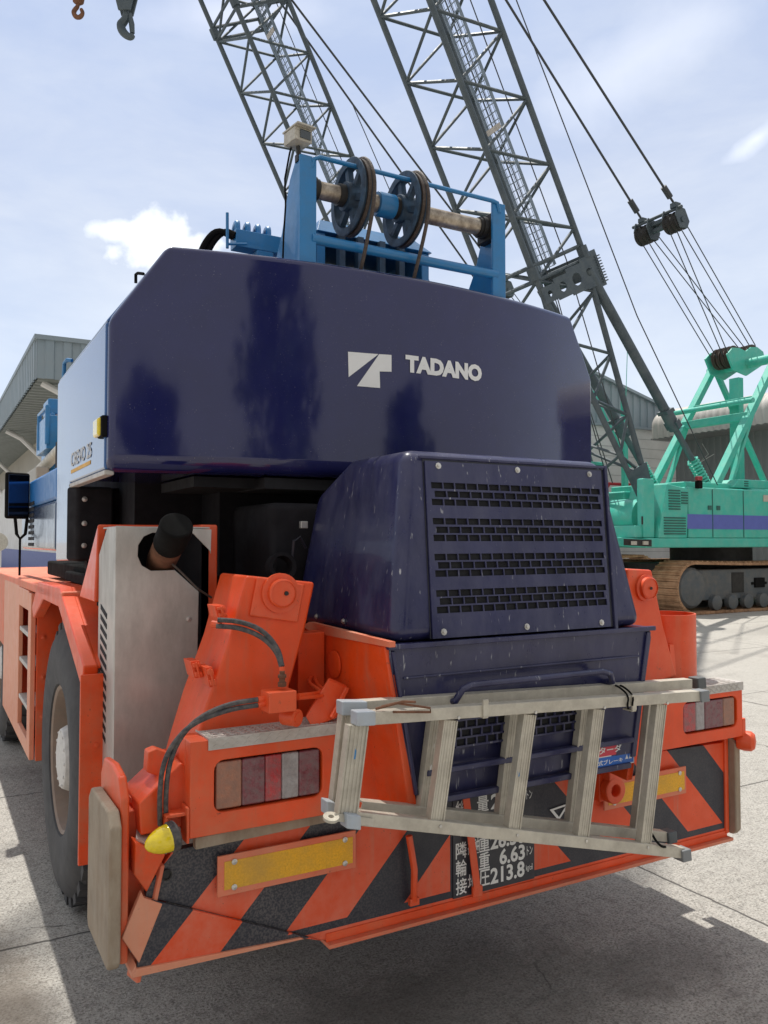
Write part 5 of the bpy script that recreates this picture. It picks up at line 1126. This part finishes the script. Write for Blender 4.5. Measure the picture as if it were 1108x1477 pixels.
    m.tube([(16.1, 13.66, 9.55), (16.1, 15.12, 9.55)], .07, 10); m.tube([(15.97, 13.6, 9.82), (15.97, 15.2, 9.82)], .045, 8); m.box(16.0, 16.2, 14.05, 14.7, 9.66, 9.76)
    m.box(15.9, 16.1, 13.74, 13.92, 9.84, 9.98); m.box(15.9, 16.08, 14.8, 14.96, 9.84, 9.96); m.build('bridle_frame', lattice_m, t, bevel=.02)
    m = M()
    for i in range(8):
        y = (13.83, 14.03, 14.75, 14.95)[i // 2]; z_ = .22 * (1 if i % 2 else -1)
        a_ = V((16.1 + z_ * .7, y, 9.55 + z_ * .5)); b_ = V((18.90 + .76 * (i % 2), 14.45 + .5 * (i // 2) / 3, 6.62 + .12 * (i % 2))) + V((.15, 0, .28)) * (1 if i % 2 else -.6)
        m.tube([a_, b_], .014, 5)
    m.build('hoist_rope', cable, t)
    m = M(); m.tube([V((20.2, 13.0, 3.1)), V((20.5, 13.0, 8.2))], .012, 5); m.box(20.25, 20.42, 12.95, 13.1, 3.2, 6.3); m.build('rear_mast', green, t)
    m = M(); m.tube([V((16.6, 13.2, 3.0)), V((14.4, 13.6, 6.9)), V((10.5, 13.6, 14))], .014, 5); m.build('control_cable', cable, t)
    return t
c1 = crawler()
c2 = copy_tree(c1, (-.20, 6.6, 0), None, 'farther crawler crane mostly hidden behind the navy counterweight, its lattice boom leaning at left')

# ---------------------------------------------------------------- hook blocks hanging at the upper left
def hook_path(c, s, ax, n=14):
    pts = [c + V((0, 0, s * 1.3)), c + V((0, 0, s * .8))]
    for k in range(n):
        a = R_(80 - 265 * k / (n - 1)); pts.append(c + ax * (s * .52 * math.cos(a)) + V((0, 0, s * .55 * math.sin(a) + s * .05)))
    return pts
D_ = 17.0
t = P(181, 22, D=D_)
hb = thing('hook_block', (t.x, t.y, t.z - .6), 'large dark grey hook block hanging at the upper left', 'crane hook')
right = _R.copy(); dv = V((_F.x, _F.y, 0)).normalized()
cb = P(181, -8, D=D_)
for sd_ in (-.10, .10):
    m = M(); pr = [(-.28, .75), (.28, .75), (.28, .25), (.13, -.38), (-.12, -.38), (-.28, .25)]
    m.prism([cb + right * x + V((0, 0, z)) + dv * sd_ for x, z in pr], dv * .05); m.build('cheek_plate', lattice_m, hb, bevel=.01)
m = M(); m.lathe([(.24, -.07), (.24, .07)], cb + V((0, 0, .38)) + dv * .02, dv, 24); m.build('sheave', grimepl, hb)
m = M(); m.lathe([(.10, 0), (.10, .10)], cb + V((0, 0, .02)) - dv * .10, -dv, 16); m.build('boss', check, hb)
m = M(); m.box(-.01, .01, -.01, .01, 0, .01); m = M()
hx = (right * .35 + dv * .93).normalized()
hp = hook_path(P(183, 42, D=D_), .30, right); c = P(183, 40, D=D_)
pts = [P(x, y, D=D_) for x, y in ((182, 16), (182, 26), (178, 32), (174, 36), (176, 44), (182, 51), (189, 54), (192, 50))]
m.tube(smooth([V(q) for q in pts], 2), [.06 + .03 * math.sin(math.pi * i / 28) for i in range(len(smooth(pts, 2)))], 10); m.build('hook', lattice_m, hb)
m = M(); m.tube([P(187, 20, D=D_), P(190, 34, D=D_), P(191, 48, D=D_)], [.05, .06, .05], 8); m.build('hook_latch', lattice_m, hb)
m = M()
for dx in (-.2, .2): m.tube([cb + right * dx + V((0, 0, .3)), cb + right * dx + V((0, 0, 12))], .018, 6)
m.build('hoist_rope', cable, hb)
t = P(113, 10, D=D_)
ah = thing('auxiliary_hook', (t.x, t.y, t.z - .3), 'small rusty red auxiliary hook hanging beside the larger hook block', 'crane hook')
m = M(); pts = smooth([P(x, y, D=D_) for x, y in ((113, 4), (112, 10), (108, 14), (106, 19), (110, 25), (116, 25), (120, 19), (117, 13))], 2)
m.tube(pts, [.032 + .018 * math.sin(math.pi * i / len(pts)) for i in range(len(pts))], 8); m.build('hook', rust, ah)
m = M(); c = P(113, 3, D=D_); m.lathe([(.05, -.05), (.11, .0), (.13, .12), (.10, .35), (.04, .42)], c, (0, 0, 1), 14); m.build('weight', rust, ah)
m = M(); m.tube([c, c + V((0, 0, 12))], .015, 6); m.build('hoist_rope', cable, ah)

# ---------------------------------------------------------------- invented trees added behind the photographer, to be mirrored in the glossy counterweight
leaf = mat('foliage', (.045, .075, .025), .6, var=.5, vs=1.2)
bark = mat('bark', (.10, .08, .06), .85, var=.2)
def tree(x, y, h, r, label, sl):
    rr_ = random.Random(sl); t_ = thing('added_tree', (x, y, 0), label, 'tree')
    m = M(); m.tube([(x, y, 0), (x + .1, y, h * .3), (x - .05, y, h * .7)], [.22, .17, .07], 10)
    for k in range(6): a = k * 1.05; m.tube([(x, y, h * (.3 + .06 * k)), (x + r * .5 * math.cos(a), y + r * .5 * math.sin(a), h * (.5 + .06 * k))], [.08, .03], 6)
    m.build('trunk', bark, t_)
    cl = [(rr_.uniform(-1, 1) * r * .75, rr_.uniform(-1, 1) * r * .75, h * rr_.uniform(.35, .97)) for _ in range(26)]; m = M()
    for cx, cy, cz in cl:
        k_ = 1.0 - .65 * max(0, (cz / h - .45) / .55); cx *= k_; cy *= k_; q = r * .38 * (.5 + .5 * k_)
        for _ in range(80):
            d = V((rr_.gauss(0, 1), rr_.gauss(0, 1), rr_.gauss(0, .8))).normalized() * q * rr_.uniform(.5, 1.05); c_ = V((x + cx, y + cy, cz)) + d
            u_ = V((rr_.gauss(0, 1), rr_.gauss(0, 1), rr_.gauss(0, 1))).normalized(); v_ = u_.orthogonal().normalized(); sz = rr_.uniform(.10, .22)
            m._a([c_ + u_ * sz, c_ + v_ * sz * .6, c_ - u_ * sz, c_ - v_ * sz * .6], [(0, 1, 2, 3)])
    m.build('crown', leaf, t_, sm=0)
tree(2.0, -9.5, 7.6, 2.4, 'tall pointed tree added out of view behind the photographer, mirrored near the middle of the counterweight', 1)
tree(-4.0, -10.5, 5.0, 2.0, 'low bushy tree added out of view behind the photographer, mirrored at the left of the counterweight', 2)
tree(9.5, -11.0, 5.2, 2.2, 'round tree added out of view behind the photographer, mirrored at the right of the counterweight', 3)
